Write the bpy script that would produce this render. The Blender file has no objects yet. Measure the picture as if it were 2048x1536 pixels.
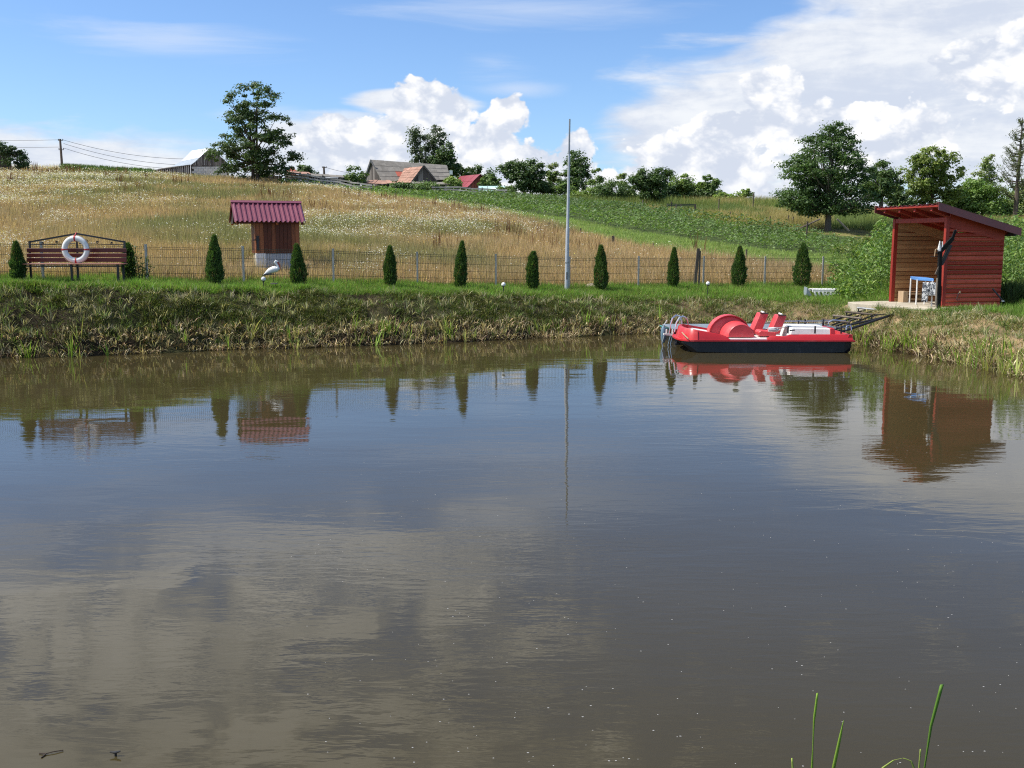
import bpy, math, random
import numpy as np
from mathutils import Vector, Matrix
from math import radians, sin, cos, pi, tan, atan2, sqrt

C = bpy.context.scene.collection
S = bpy.context.scene

# ------------------------------------------------------------------ camera
F_PX, PITCH, CAM_Z = 2000.0, radians(8.25), 2.6
cam_d = bpy.data.cameras.new('camera'); cam = bpy.data.objects.new('camera', cam_d); C.objects.link(cam)
cam_d.sensor_fit = 'HORIZONTAL'; cam_d.sensor_width = 36.0; cam_d.lens = 36.0 * F_PX / 2048.0
cam_d.clip_start = 0.05; cam_d.clip_end = 9000
cam.location = (0, 0, CAM_Z); cam.rotation_euler = (radians(90) - PITCH, 0, 0)
S.camera = cam

# ------------------------------------------------------------------ light
SUN_AZ = atan2(-1.0, -0.05)      # direction to the sun, measured from +Y towards +X
SUN_EL = radians(53)
to_sun = Vector((sin(SUN_AZ) * cos(SUN_EL), cos(SUN_AZ) * cos(SUN_EL), sin(SUN_EL)))
sl = bpy.data.lights.new('sun', 'SUN'); sl.energy = 4.9; sl.angle = radians(0.6); sl.color = (1.0, 0.955, 0.88)
so = bpy.data.objects.new('sun', sl); C.objects.link(so); so.location = (0, 0, 60)
so.rotation_euler = (-to_sun).to_track_quat('-Z', 'Y').to_euler()

S.view_settings.view_transform = 'Standard'; S.view_settings.look = 'None'
S.view_settings.exposure = 0.30; S.view_settings.gamma = 1.0
S.view_settings.use_curve_mapping = False
S.render.engine = 'CYCLES'
S.cycles.use_denoising = False; S.cycles.filter_width = 1.15
S.cycles.max_bounces = 8; S.cycles.diffuse_bounces = 3; S.cycles.glossy_bounces = 3; S.cycles.transmission_bounces = 3
S.cycles.transparent_max_bounces = 4
S.cycles.sample_clamp_indirect = 6.0

# ------------------------------------------------------------------ node helper
class NT:
    def __init__(self, nt): self.nt = nt
    def n(self, typ, ins=None, **kw):
        nd = self.nt.nodes.new(typ)
        for k, v in kw.items(): setattr(nd, k, v)
        for k, v in (ins or {}).items(): self.put(nd, k, v)
        return nd
    def put(self, nd, k, v):
        s = nd.inputs[k]
        if isinstance(v, bpy.types.NodeSocket): self.nt.links.new(v, s)
        elif isinstance(v, bpy.types.Node): self.nt.links.new(v.outputs[0], s)
        else:
            if hasattr(s.default_value, '__len__') and len(s.default_value) == 4 and len(v) == 3: v = (*v, 1.0)
            s.default_value = v
    def m(self, op, a, b=None, c=None, clamp=False):
        nd = self.nt.nodes.new('ShaderNodeMath'); nd.operation = op; nd.use_clamp = clamp
        for i, v in enumerate((a, b, c)):
            if v is not None: self.put(nd, i, v)
        return nd.outputs[0]
    def mix(self, f, a, b, typ='MIX'):
        nd = self.nt.nodes.new('ShaderNodeMix'); nd.data_type = 'RGBA'; nd.blend_type = typ
        self.put(nd, 0, f); self.put(nd, 6, a); self.put(nd, 7, b)
        return nd.outputs[2]
    def ramp(self, f, stops, interp='LINEAR'):
        nd = self.nt.nodes.new('ShaderNodeValToRGB'); self.put(nd, 0, f)
        cr = nd.color_ramp; cr.interpolation = interp
        while len(cr.elements) < len(stops): cr.elements.new(0.5)
        for e, (p, c) in zip(cr.elements, stops): e.position = p; e.color = (*c, 1) if len(c) == 3 else c
        return nd.outputs[0]
    def ss(self, x, lo, hi):
        nd = self.nt.nodes.new('ShaderNodeMapRange'); nd.interpolation_type = 'SMOOTHSTEP'
        self.put(nd, 0, x); nd.inputs[1].default_value = lo; nd.inputs[2].default_value = hi
        return nd.outputs[0]
    def noise(self, vec, scale, detail=6, rough=0.55, dist=0.0, lac=2.0):
        nd = self.n('ShaderNodeTexNoise', {'Vector': vec, 'Scale': scale, 'Detail': detail, 'Roughness': rough, 'Distortion': dist, 'Lacunarity': lac})
        return nd.outputs[0]
    def vmul(self, v, s):
        nd = self.nt.nodes.new('ShaderNodeVectorMath'); nd.operation = 'MULTIPLY'; self.put(nd, 0, v); nd.inputs[1].default_value = s
        return nd.outputs[0]
    def vadd(self, v, s):
        nd = self.nt.nodes.new('ShaderNodeVectorMath'); nd.operation = 'ADD'; self.put(nd, 0, v); self.put(nd, 1, s)
        return nd.outputs[0]

# ------------------------------------------------------------------ world: Nishita sky with clouds by direction
W = bpy.data.worlds.new('World'); S.world = W; W.use_nodes = True
W.node_tree.nodes.clear(); t = NT(W.node_tree)
sky = t.n('ShaderNodeTexSky'); sky.sky_type = 'NISHITA'; sky.sun_disc = False
sky.sun_elevation = SUN_EL; sky.sun_rotation = SUN_AZ; sky.altitude = 400; sky.air_density = 1.0; sky.dust_density = 0.6; sky.ozone_density = 1.6
SKY_STRENGTH = 0.105
geo = t.n('ShaderNodeTexCoord'); D = geo.outputs['Generated']
sep = t.n('ShaderNodeSeparateXYZ', {0: D}); dx, dy, dz = sep.outputs
az = t.m('MULTIPLY', t.m('ARCTAN2', dx, dy), 180 / pi)           # degrees right of +Y
el = t.m('MULTIPLY', t.m('ARCSINE', dz), 180 / pi)
P = t.n('ShaderNodeCombineXYZ', {0: az, 1: t.m('MULTIPLY', el, 1.35), 2: 0.0}).outputs[0]
# shared billow noise in degrees
bil = t.noise(P, 0.22, 9, 0.56, 0.25)
bil2 = t.noise(t.vadd(P, (-0.55, 0.75, 0.0)), 0.22, 9, 0.56, 0.25)   # shifted towards the light
fine = t.noise(P, 0.9, 6, 0.6, 0.3)
big = t.noise(t.vmul(P, (0.6, 1.5, 1)), 0.10, 5, 0.5)
vor = t.n('ShaderNodeTexVoronoi', {'Vector': t.vadd(P, t.vmul(t.n('ShaderNodeTexNoise', {'Vector': P, 'Scale': 0.6, 'Detail': 5.0}).outputs[1], (1.1, 1.1, 1.1))), 'Scale': 0.58, 'Detail': 3.0, 'Roughness': 0.55, 'Smoothness': 0.35}, feature='SMOOTH_F1').outputs[0]
puff = t.m('SUBTRACT', 0.62, vor)
def blob(ca, ce, ra, re):
    a = t.m('DIVIDE', t.m('SUBTRACT', az, ca), ra); b = t.m('DIVIDE', t.m('SUBTRACT', el, ce), re)
    return t.m('SUBTRACT', 1.0, t.m('SQRT', t.m('ADD', t.m('MULTIPLY', a, a), t.m('MULTIPLY', b, b))))
def union(lst):
    r = lst[0]
    for x in lst[1:]: r = t.m('MAXIMUM', r, x)
    return r
# layer A: cumulus heaps (crisp edges)
heap = union([blob(-6.0, 3.8, 8.4, 3.8), blob(1.2, 3.2, 6.0, 2.9), blob(-4.6, 6.6, 3.8, 2.7), blob(-1.6, 4.6, 3.0, 3.0), blob(-0.2, 6.9, 1.7, 1.6), blob(3.6, 4.6, 2.0, 2.3),
              blob(-9.3, 5.5, 2.6, 2.0), blob(2.0, 2.6, 7.5, 2.4), blob(10.0, 3.4, 7.0, 3.0), blob(14.0, 7.8, 2.2, 1.8), blob(26.0, 8.8, 5.2, 2.8), blob(19, 5.4, 6, 2.6), blob(13.5, 6.0, 4.5, 1.6)])
hA = t.m('ADD', t.m('MULTIPLY', heap, 1.0), t.m('ADD', t.m('MULTIPLY', t.m('SUBTRACT', bil, 0.5), 1.3), t.m('MULTIPLY', puff, 0.38)))
covA = t.ss(hA, 0.10, 0.22)
# layer B: soft stratus shelf
shelf = union([blob(22, 7.2, 17.5, 6.2), blob(30, 11.5, 17, 4.0), blob(-8.5, 4.6, 7.5, 2.9), blob(-5.5, 7.4, 4.4, 0.9), blob(6, 1.0, 24, 3.2), blob(-27, 2.0, 24, 4.4), blob(-7.5, 3.6, 11, 3.2), blob(12, 5.6, 8.5, 3.8)])
hB = t.m('ADD', shelf, t.m('MULTIPLY', t.m('SUBTRACT', t.noise(t.vmul(P, (0.45, 1.6, 1)), 0.30, 7, 0.55, 0.4), 0.5), 0.9))
covB = t.m('MULTIPLY', t.ss(hB, 0.02, 0.36), 0.96)
# layer C: thin wisps high up, and the broken cloud overhead that the pond mirrors
wn = t.noise(t.vmul(P, (0.30, 1.9, 1)), 0.22, 7, 0.6, 0.6)
wis = union([blob(-1.0, 9.5, 4.5, 1.8), blob(-18.5, 10.2, 9, 1.4), blob(1, 12.2, 12, 1.5), blob(-1, 15.0, 15, 2.6), blob(-22, 12.8, 9, 1.3), blob(-14, 6.6, 3.5, .8), blob(0.2, 8.2, 3.6, .8)])
covC = t.m('MULTIPLY', t.ss(t.m('ADD', wis, t.m('MULTIPLY', t.m('SUBTRACT', wn, 0.5), 2.2)), 0.2, 1.3), 0.55)
over = t.noise(t.vadd(t.vmul(P, (0.8, 1.7, 1)), (4.0, 8.0, 2.0)), 0.14, 9, 0.60, 1.4)
up = t.ss(el, 13.0, 19.0)
left = t.ss(az, 12.0, -10.0)
lf = t.nt.nodes.new('ShaderNodeMapRange'); lf.interpolation_type = 'SMOOTHSTEP'
lf.inputs[1].default_value = -14.0; lf.inputs[2].default_value = 14.0; lf.inputs[3].default_value = 0.13; lf.inputs[4].default_value = -0.08
t.put(lf, 0, az)
covO = t.m('MULTIPLY', up, t.ss(t.m('ADD', over, lf.outputs[0]), 0.46, 0.64))
# cloud colours
lit = t.ss(t.m('ADD', t.m('MULTIPLY', t.m('SUBTRACT', bil, bil2), 3.4), t.m('ADD', t.m('MULTIPLY', puff, 0.75), t.m('MULTIPLY', heap, 0.25))), -0.48, 0.30)
lowdark = t.ss(el, -0.5, 6.0)
colA = t.mix(t.m('MULTIPLY', lit, t.m('ADD', 0.40, t.m('MULTIPLY', lowdark, 0.60))), (0.55, 0.60, 0.70), (0.90, 0.895, 0.89))
shade = t.ss(t.m('ADD', t.noise(t.vmul(P, (0.5, 1.4, 1)), 0.26, 7, 0.6, 0.3), t.m('MULTIPLY', t.m('SUBTRACT', fine, 0.5), 0.25)), 0.36, 0.66)
colB = t.mix(shade, (0.55, 0.60, 0.70), (0.75, 0.77, 0.80))
colC = (0.60, 0.67, 0.80)
colO = t.mix(t.ss(t.m('ADD', over, lf.outputs[0]), 0.50, 0.72), (0.43, 0.48, 0.57), (0.93, 0.95, 0.99))
skyc = t.nt.nodes.new('ShaderNodeVectorMath'); skyc.operation = 'MULTIPLY'
t.nt.links.new(sky.outputs[0], skyc.inputs[0]); skyc.inputs[1].default_value = (SKY_STRENGTH * 0.86, SKY_STRENGTH * 1.05, SKY_STRENGTH * 1.32)
base = skyc.outputs[0]
c = t.mix(covC, base, colC)
c = t.mix(covB, c, colB)
c = t.mix(covA, c, colA)
c = t.mix(covO, c, colO)
bg = t.n('ShaderNodeBackground', {0: c, 1: 1.0})
out = t.n('ShaderNodeOutputWorld'); t.nt.links.new(bg.outputs[0], out.inputs[0])

# ------------------------------------------------------------------ projection helpers (used only to place things at real distances)
def ray(px, py):
    """slope of the ray through photo pixel: (dx/dy, dz/dy)"""
    cx = (px - 1024) / F_PX; cy = (768 - py) / F_PX
    y = cos(PITCH) + cy * sin(PITCH); z = cy * cos(PITCH) - sin(PITCH)
    return cx / y, z / y
def at(px, py, Y):
    a, b = ray(px, py); return Vector((a * Y, Y, CAM_Z + b * Y))
def on_z(px, py, z):
    a, b = ray(px, py); Y = (z - CAM_Z) / b; return Vector((a * Y, Y, z))
def project(x, y, z):
    dz = z - CAM_Z
    f = y * cos(PITCH) - dz * sin(PITCH); up_ = y * sin(PITCH) + dz * cos(PITCH)
    return 1024 + F_PX * x / f, 768 - F_PX * up_ / f
def m_px(Y): return Y / F_PX       # metres for one photo pixel at distance Y

# ------------------------------------------------------------------ terrain
rng = np.random.default_rng(7)
def hashn(ix, iy, seed):
    h = (ix.astype(np.int64) * 374761393 + iy.astype(np.int64) * 668265263 + seed * 982451653) & 0x7fffffff
    h = ((h ^ (h >> 13)) * 1274126177) & 0x7fffffff
    return ((h ^ (h >> 16)) & 0xffff) / 65535.0
def vnoise(x, y, seed=0):
    x = np.asarray(x, float); y = np.asarray(y, float)
    ix = np.floor(x); iy = np.floor(y); fx = x - ix; fy = y - iy
    fx = fx * fx * (3 - 2 * fx); fy = fy * fy * (3 - 2 * fy); ix = ix.astype(int); iy = iy.astype(int)
    a = hashn(ix, iy, seed); b = hashn(ix + 1, iy, seed); c_ = hashn(ix, iy + 1, seed); d = hashn(ix + 1, iy + 1, seed)
    return (a * (1 - fx) + b * fx) * (1 - fy) + (c_ * (1 - fx) + d * fx) * fy
def fbm(x, y, seed=0, oct=4):
    r = 0; amp = 0.5; tot = 0
    for i in range(oct):
        r = r + amp * vnoise(np.asarray(x) * 2 ** i, np.asarray(y) * 2 ** i, seed + i); tot += amp; amp *= 0.55
    return r / tot

KPX = np.array([-300, 0, 150, 300, 450, 600, 750, 900, 1150, 1320, 1450, 1550, 1640, 1720, 1800, 1900, 2048, 2300], float)
WLY = [716, 716, 713, 706, 699, 696, 690, 684, 673, 665, 661, 661, 668, 688, 703, 721, 751, 800]       # waterline, photo rows
YT = [23.4, 23.4, 23.7, 24.5, 25.4, 26.2, 26.9, 27.6, 29.3, 30.2, 30.4, 30.2, 29.2, 27.6, 25.2, 24.0, 22.6, 20.0]
TOPY = [571, 571, 573, 576, 580, 583, 587, 591, 595, 598, 600, 604, 608, 612, 620, 619, 634, 650]
KU = (KPX - 1024) / F_PX
def fence_Y(u):  # distance of the wire fence for a sight-line slope u
    k = (-7.34 - u * 27.5) / (u * 0.985 - 2.284)
    return 27.5 + 0.985 * k
YF = [max(YT[i] + 0.8, float(fence_Y(u))) if p < 1760 else YT[i] + 6.0 for i, (u, p) in enumerate(zip(KU, KPX))]
YF[0] = YF[1]
FY = [562, 562, 564, 566, 567, 568, 571, 574, 578, 574, 573, 572, 571, 571, 573, 576, 580, 590]
YM = [62] * len(KPX)
MY = [384, 384, 386, 390, 397, 405, 416, 426, 444, 452, 458, 466, 472, 474, 476, 478, 478, 478]
YC = [96, 96, 97, 98, 98, 98, 100, 103, 105, 105, 100, 96, 96, 100, 105, 110, 110, 110]
CY = [337, 337, 339, 348, 358, 366, 382, 388, 397, 402, 406, 409, 414, 424, 432, 437, 440, 440]
cols = []
for i, p in enumerate(KPX):
    wl = on_z(p, WLY[i], 0.0).y
    zt = at(p, TOPY[i], YT[i]).z; zf = at(p, FY[i], YF[i]).z; zm = at(p, MY[i], YM[i]).z; zc = at(p, CY[i], YC[i]).z
    yt = YT[i]
    cols.append([(-200, 1.0), (1.0, 1.0), (2.6, 0.55), (3.7, 0.0), (4.6, -0.7), (wl - 1.4, -0.7), (wl, 0.0), (wl + 0.10 * (yt - wl), 0.22 * zt),
                 (wl + 0.55 * (yt - wl), 0.72 * zt), (yt, zt), (YF[i], zf), (0.5 * (YF[i] + YM[i]), (zf + zm) / 2 - 0.12), (YM[i], zm),
                 (0.5 * (YM[i] + YC[i]), (zm + zc) / 2 + 0.10), (YC[i], zc), (YC[i] + 12, zc + 0.05), (YC[i] + 60, zc - 1.5), (400, zc - 8), (4000, zc - 60)])
cols = np.array(cols)                       # (cols, knots, 2)
def ground(x, y, rough=True):
    x = np.atleast_1d(np.asarray(x, float)); y = np.atleast_1d(np.asarray(y, float)); x, y = np.broadcast_arrays(x, y)
    u = x / np.maximum(y, 6.0); u = np.clip(u, KU[0], KU[-1])
    i = np.clip(np.searchsorted(KU, u) - 1, 0, len(KU) - 2); w = (u - KU[i]) / (KU[i + 1] - KU[i]); w = w * w * (3 - 2 * w) * 0.5 + w * 0.5
    k = cols[i] * (1 - w)[..., None, None] + cols[i + 1] * w[..., None, None]
    ky, kz = k[..., 0], k[..., 1]
    z = kz[..., -1].copy()
    for j in range(ky.shape[-1] - 2, -1, -1):
        a = (y >= ky[..., j]) & (y <= ky[..., j + 1])
        s = np.clip((y - ky[..., j]) / np.maximum(ky[..., j + 1] - ky[..., j], 1e-6), 0, 1)
        z = np.where(a, kz[..., j] * (1 - s) + kz[..., j + 1] * s, z)
    z = np.where(y < ky[..., 0], 1.0, z)
    # the pond closes out of view on both sides
    s1 = np.clip((x - 14.5) / 2.0, 0, 1) * np.clip((24 - y) / 3, 0, 1); s2 = np.clip((-x - 21.0) / 2.5, 0, 1) * np.clip((26 - y) / 3, 0, 1)
    z = np.maximum(z, -0.7 + s1 * 1.6); z = np.maximum(z, -0.7 + s2 * 2.0)
    fl = np.clip(np.minimum(np.minimum(x - 9.3, 13.0 - x), np.minimum(y - 24.3, 28.3 - y)) / 0.35, 0, 1)
    z = np.where(z > .5, z * (1 - fl) + 0.83 * fl, z)
    if rough:
        ky1 = ky[..., 6]; ky2 = ky[..., 9]
        bank = np.clip((y - ky1 + 0.4) / 0.5, 0, 1) * np.clip((ky2 + 0.8 - y) / 0.8, 0, 1)
        z = z + bank * (1 - fl) * ((fbm(x * 1.3, y * 1.3, 3) - 0.5) * 0.30 + (fbm(x * 4.5, y * 4.5, 9) - 0.5) * 0.14)
        hill = np.clip((y - ky[..., 10] - 1) / 6, 0, 1)
        z = z + hill * (fbm(x * 0.16, y * 0.16, 21) - 0.5) * 0.5
    return z
def gz(x, y): return float(ground(x, y)[0])
def hit(px, py, y0=18.0, y1=125.0):
    """first terrain point seen through a photo pixel"""
    a, b = ray(px, py); ys = np.linspace(y0, y1, 2600); z = ground(a * ys, ys, False); r = CAM_Z + b * ys
    below = np.nonzero(r <= z)[0]
    Y = ys[below[0]] if len(below) else y1
    return Vector((a * Y, Y, gz(a * Y, Y)))

# land-use limits, drawn as lines over the hillside
def cur(pts): p = np.array(pts, float); return lambda v: np.interp(v, p[:, 0], p[:, 1])
B_meadow = cur([(-400, 300), (560, 366), (640, 376), (745, 391), (900, 414), (1000, 428), (1100, 450), (1160, 468), (1240, 487), (1340, 505), (1440, 519), (1560, 532), (1660, 548), (1700, 565), (2500, 640)])
B_mown = cur([(-400, 290), (560, 355), (700, 372), (745, 384), (830, 393), (950, 411), (1050, 425), (1150, 440), (1230, 456), (1330, 471), (1440, 487), (1540, 500), (1640, 508), (1700, 512), (2500, 520)])
B_crop = cur([(-400, 280), (560, 345), (700, 360), (900, 386), (1000, 394), (1100, 402), (1200, 413), (1330, 426), (1480, 446), (1600, 464), (1700, 474), (2500, 480)])
def zone(x, y, z):
    """0 meadow, 1 mown strip, 2 leafy crop, 3 upper plots"""
    px, py = project(x, y, z)
    zn = np.where(py > B_meadow(px), 0, np.where(py > B_mown(px), 1, np.where(py > B_crop(px), 2, 3)))
    zn = np.where((px < 560), 0, zn)
    zn = np.where((y > 90) & (px > 560) & (px < 780) & (py < 395), 2, zn)
    return zn, px, py

# ------------------------------------------------------------------ object helpers
def tag(o, label=None, cat=None, group=None, kind=None):
    if label: o['label'] = label
    if cat: o['category'] = cat
    if group: o['group'] = group
    if kind: o['kind'] = kind
    return o
def empty(name, loc, label=None, cat=None, group=None, rz=0.0):
    o = bpy.data.objects.new(name, None); C.objects.link(o); o.location = loc; o.rotation_euler = (0, 0, rz); o.empty_display_size = 0.2
    return tag(o, label, cat, group)
def link_mesh(name, me, parent=None, loc=None, rot=None):
    o = bpy.data.objects.new(name, me); C.objects.link(o)
    if parent is not None: o.parent = parent
    if loc is not None: o.location = loc
    if rot is not None: o.rotation_euler = rot
    return o
def np_mesh(name, V, T, mat, col=None, smooth=False):
    """V (n,3) float, T (m,k) int: fast mesh build"""
    me = bpy.data.meshes.new(name); n, m, k = len(V), len(T), T.shape[1]
    me.vertices.add(n); me.vertices.foreach_set('co', np.ascontiguousarray(V, np.float32).ravel())
    me.loops.add(m * k); me.loops.foreach_set('vertex_index', np.ascontiguousarray(T, np.int32).ravel())
    me.polygons.add(m); me.polygons.foreach_set('loop_start', np.arange(0, m * k, k, dtype=np.int32))
    if smooth: me.polygons.foreach_set('use_smooth', np.ones(m, bool))
    me.update(calc_edges=True)
    if col is not None:
        a = me.color_attributes.new('tint', 'FLOAT_COLOR', 'POINT')
        cc = np.ones((n, 4), np.float32); cc[:, :3] = col; a.data.foreach_set('color', cc.ravel())
    me.materials.append(mat)
    return me
class MB:
    def __init__(self): self.v = []; self.f = []
    def add(self, vs, fs):
        b = len(self.v); self.v += [tuple(p) for p in vs]; self.f += [tuple(b + i for i in q) for q in fs]; return self
    def box(self, c, s, R=None):
        hx, hy, hz = s[0] / 2, s[1] / 2, s[2] / 2; vs = []
        for z in (-hz, hz):
            for x, y in ((-hx, -hy), (hx, -hy), (hx, hy), (-hx, hy)):
                p = Vector((x, y, z)); p = (R @ p) if R is not None else p; vs.append(p + Vector(c))
        return self.add(vs, [(3, 2, 1, 0), (4, 5, 6, 7), (0, 1, 5, 4), (1, 2, 6, 5), (2, 3, 7, 6), (3, 0, 4, 7)])
    def beam(self, a, b, w, h, up=(0, 0, 1)):
        a = Vector(a); b = Vector(b); d = (b - a); L = d.length; d.normalize(); s = d.cross(Vector(up))
        if s.length < 1e-4: s = Vector((1, 0, 0))
        s.normalize(); u = s.cross(d).normalized(); vs = []
        for q in (a, b):
            for i, j in ((-1, -1), (1, -1), (1, 1), (-1, 1)): vs.append(q + s * (w / 2 * i) + u * (h / 2 * j))
        return self.add(vs, [(0, 1, 2, 3), (7, 6, 5, 4), (0, 4, 5, 1), (1, 5, 6, 2), (2, 6, 7, 3), (3, 7, 4, 0)])
    def prism(self, poly_a, poly_b):
        """skin two closed polygons with the same count and cap both"""
        n = len(poly_a); vs = list(poly_a) + list(poly_b)
        fs = [tuple(range(n - 1, -1, -1)), tuple(range(n, 2 * n))] + [(i, (i + 1) % n, n + (i + 1) % n, n + i) for i in range(n)]
        return self.add(vs, fs)
    def loft(self, rings, cap=True, closed=True):
        n = len(rings[0]); vs = [p for r in rings for p in r]; fs = []
        for k in range(len(rings) - 1):
            for i in range(n if closed else n - 1):
                j = (i + 1) % n; fs.append((k * n + i, k * n + j, (k + 1) * n + j, (k + 1) * n + i))
        if cap: fs.append(tuple(range(n - 1, -1, -1))); fs.append(tuple(range((len(rings) - 1) * n, len(rings) * n)))
        return self.add(vs, fs)
    def tube(self, pts, r, n=8, cap=True):
        pts = [Vector(p) for p in pts]; rr = r if hasattr(r, '__len__') else [r] * len(pts); rings = []
        ref = None
        for i, p in enumerate(pts):
            d = (pts[min(i + 1, len(pts) - 1)] - pts[max(i - 1, 0)]).normalized()
            if ref is None: ref = Vector((0, 0, 1)) if abs(d.z) < 0.9 else Vector((1, 0, 0))
            s = d.cross(ref)
            if s.length < 1e-3: s = d.cross(Vector((0, 1, 0)))
            s.normalize(); u = s.cross(d).normalized(); ref = u
            rings.append([p + s * (rr[i] * cos(2 * pi * k / n)) + u * (rr[i] * sin(2 * pi * k / n)) for k in range(n)])
        return self.loft(rings, cap)
    def lathe(self, prof, c=(0, 0, 0), n=20):
        return self.loft([[Vector((c[0] + r * cos(2 * pi * k / n), c[1] + r * sin(2 * pi * k / n), c[2] + z)) for k in range(n)] for r, z in prof])
    def mesh(self, name, mat, smooth=False, bevel=0):
        me = bpy.data.meshes.new(name); me.from_pydata([tuple(p) for p in self.v], [], self.f); me.materials.append(mat)
        import bmesh
        bm = bmesh.new(); bm.from_mesh(me); bmesh.ops.recalc_face_normals(bm, faces=bm.faces)
        if bevel: bmesh.ops.bevel(bm, geom=list(bm.edges), offset=bevel, segments=1, affect='EDGES', profile=0.5)
        bm.to_mesh(me); bm.free()
        if smooth:
            me.polygons.foreach_set('use_smooth', np.ones(len(me.polygons), bool)); me.update()
            try: me.set_sharp_from_angle(angle=radians(38))
            except Exception: pass
        return me
    def build(self, name, mat, parent=None, smooth=False, bevel=0, loc=None, rot=None):
        return link_mesh(name, self.mesh(name, mat, smooth, bevel), parent, loc, rot)

# ------------------------------------------------------------------ materials
def base_mat(name):
    m = bpy.data.materials.new(name); m.use_nodes = True; m.node_tree.nodes.clear(); t = NT(m.node_tree)
    b = t.n('ShaderNodeBsdfPrincipled'); o = t.n('ShaderNodeOutputMaterial'); t.nt.links.new(b.outputs[0], o.inputs[0])
    return m, t, b, o
def paint(name, col, rough=0.5, metal=0.0, var=0.12, scale=3.0, dirt=None, dirt_amt=0.3, bump=0.0, bscale=40, spec=0.5):
    m, t, b, o = base_mat(name)
    co = t.n('ShaderNodeTexCoord').outputs['Object']; rnd = t.n('ShaderNodeObjectInfo').outputs['Random']
    co = t.vadd(co, t.vmul(t.n('ShaderNodeCombineXYZ', {0: rnd, 1: rnd, 2: rnd}).outputs[0], (37, 17, 23)))
    n1 = t.noise(co, scale, 6, 0.6)
    c = t.mix(t.ss(n1, 0.3, 0.7), tuple(x * (1 - var) for x in col), tuple(min(1, x * (1 + var)) for x in col))
    c = t.mix(t.m('MULTIPLY', rnd, 0.16 if var > 0 else 0), c, (0.02, 0.02, 0.02))
    if dirt: c = t.mix(t.m('MULTIPLY', t.ss(t.noise(co, scale * 2.3, 7, 0.7), 0.5, 0.75), dirt_amt), c, dirt)
    t.put(b, 'Base Color', c); t.put(b, 'Roughness', t.m('ADD', rough - 0.08, t.m('MULTIPLY', n1, 0.16))); b.inputs['Metallic'].default_value = metal
    b.inputs['Specular IOR Level'].default_value = spec
    if bump:
        bp = t.n('ShaderNodeBump', {'Height': t.noise(co, bscale, 4, 0.6), 'Strength': bump, 'Distance': 0.01}); t.put(b, 'Normal', bp)
    return m
def wood(name, col, col2, rough=0.6, axis=0, grain=9.0, rvar=0.5, spec=0.3, coat=0.0):
    """grain runs along the object's local axis"""
    m, t, b, o = base_mat(name)
    co = t.n('ShaderNodeTexCoord').outputs['Object']; rnd = t.n('ShaderNodeObjectInfo').outputs['Random']
    co = t.vadd(co, t.vmul(t.n('ShaderNodeCombineXYZ', {0: rnd, 1: rnd, 2: rnd}).outputs[0], (57, 31, 43)))
    sc = [1.0, 1.0, 1.0]; sc[axis] = 0.07
    g = t.noise(t.vmul(co, tuple(sc)), grain * 3, 6, 0.65, 0.6); k = t.noise(co, 4.0, 4, 0.6)
    f = t.m('ADD', t.m('MULTIPLY', g, 0.8), t.m('MULTIPLY', t.m('SUBTRACT', rnd, 0.5), rvar))
    c = t.mix(t.ss(f, 0.22, 0.72), col, col2)
    c = t.mix(t.m('MULTIPLY', t.ss(k, 0.62, 0.76), 0.5), c, tuple(x * 0.4 for x in col))
    t.put(b, 'Base Color', c); b.inputs['Roughness'].default_value = rough; b.inputs['Specular IOR Level'].default_value = spec
    b.inputs['Coat Weight'].default_value = coat
    bp = t.n('ShaderNodeBump', {'Height': g, 'Strength': 0.35, 'Distance': 0.004}); t.put(b, 'Normal', bp)
    return m
def leafy(name, trans=0.35, rough=0.55, spec=0.25, bright=1.0, noise_amt=0.25):
    """blades and leaves: albedo from the tint attribute, light passes through a little"""
    m, t, b, o = base_mat(name)
    a = t.n('ShaderNodeAttribute'); a.attribute_name = 'tint'
    pos = t.n('ShaderNodeNewGeometry').outputs['Position']
    c = t.mix(t.m('MULTIPLY', t.noise(pos, 0.9, 3, 0.6), noise_amt), a.outputs[0], (0.3, 0.27, 0.12), 'MULTIPLY')
    c = t.vmul(c, (bright, bright, bright))
    t.put(b, 'Base Color', c); b.inputs['Roughness'].default_value = rough; b.inputs['Specular IOR Level'].default_value = spec
    tr = t.n('ShaderNodeBsdfTranslucent', {0: t.vmul(c, (1.25, 1.35, 0.7))}); mx = t.n('ShaderNodeMixShader', {0: trans, 1: b, 2: tr})
    t.nt.links.new(mx.outputs[0], o.inputs[0]); return m
M = {}
M['leaf'] = leafy('leaf', 0.34, 0.5, 0.35, bright=1.15); M['grass'] = leafy('grass_blade', 0.35, 0.6, 0.2); M['dry'] = leafy('dry_blade', 0.25, 0.7, 0.15, noise_amt=0.0)
M['bark'] = wood('bark', (0.06, 0.045, 0.035), (0.14, 0.115, 0.09), 0.9, 2, 6)
M['petal'] = leafy('petal', 0.2, 0.6, 0.2, noise_amt=0.0)
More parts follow.
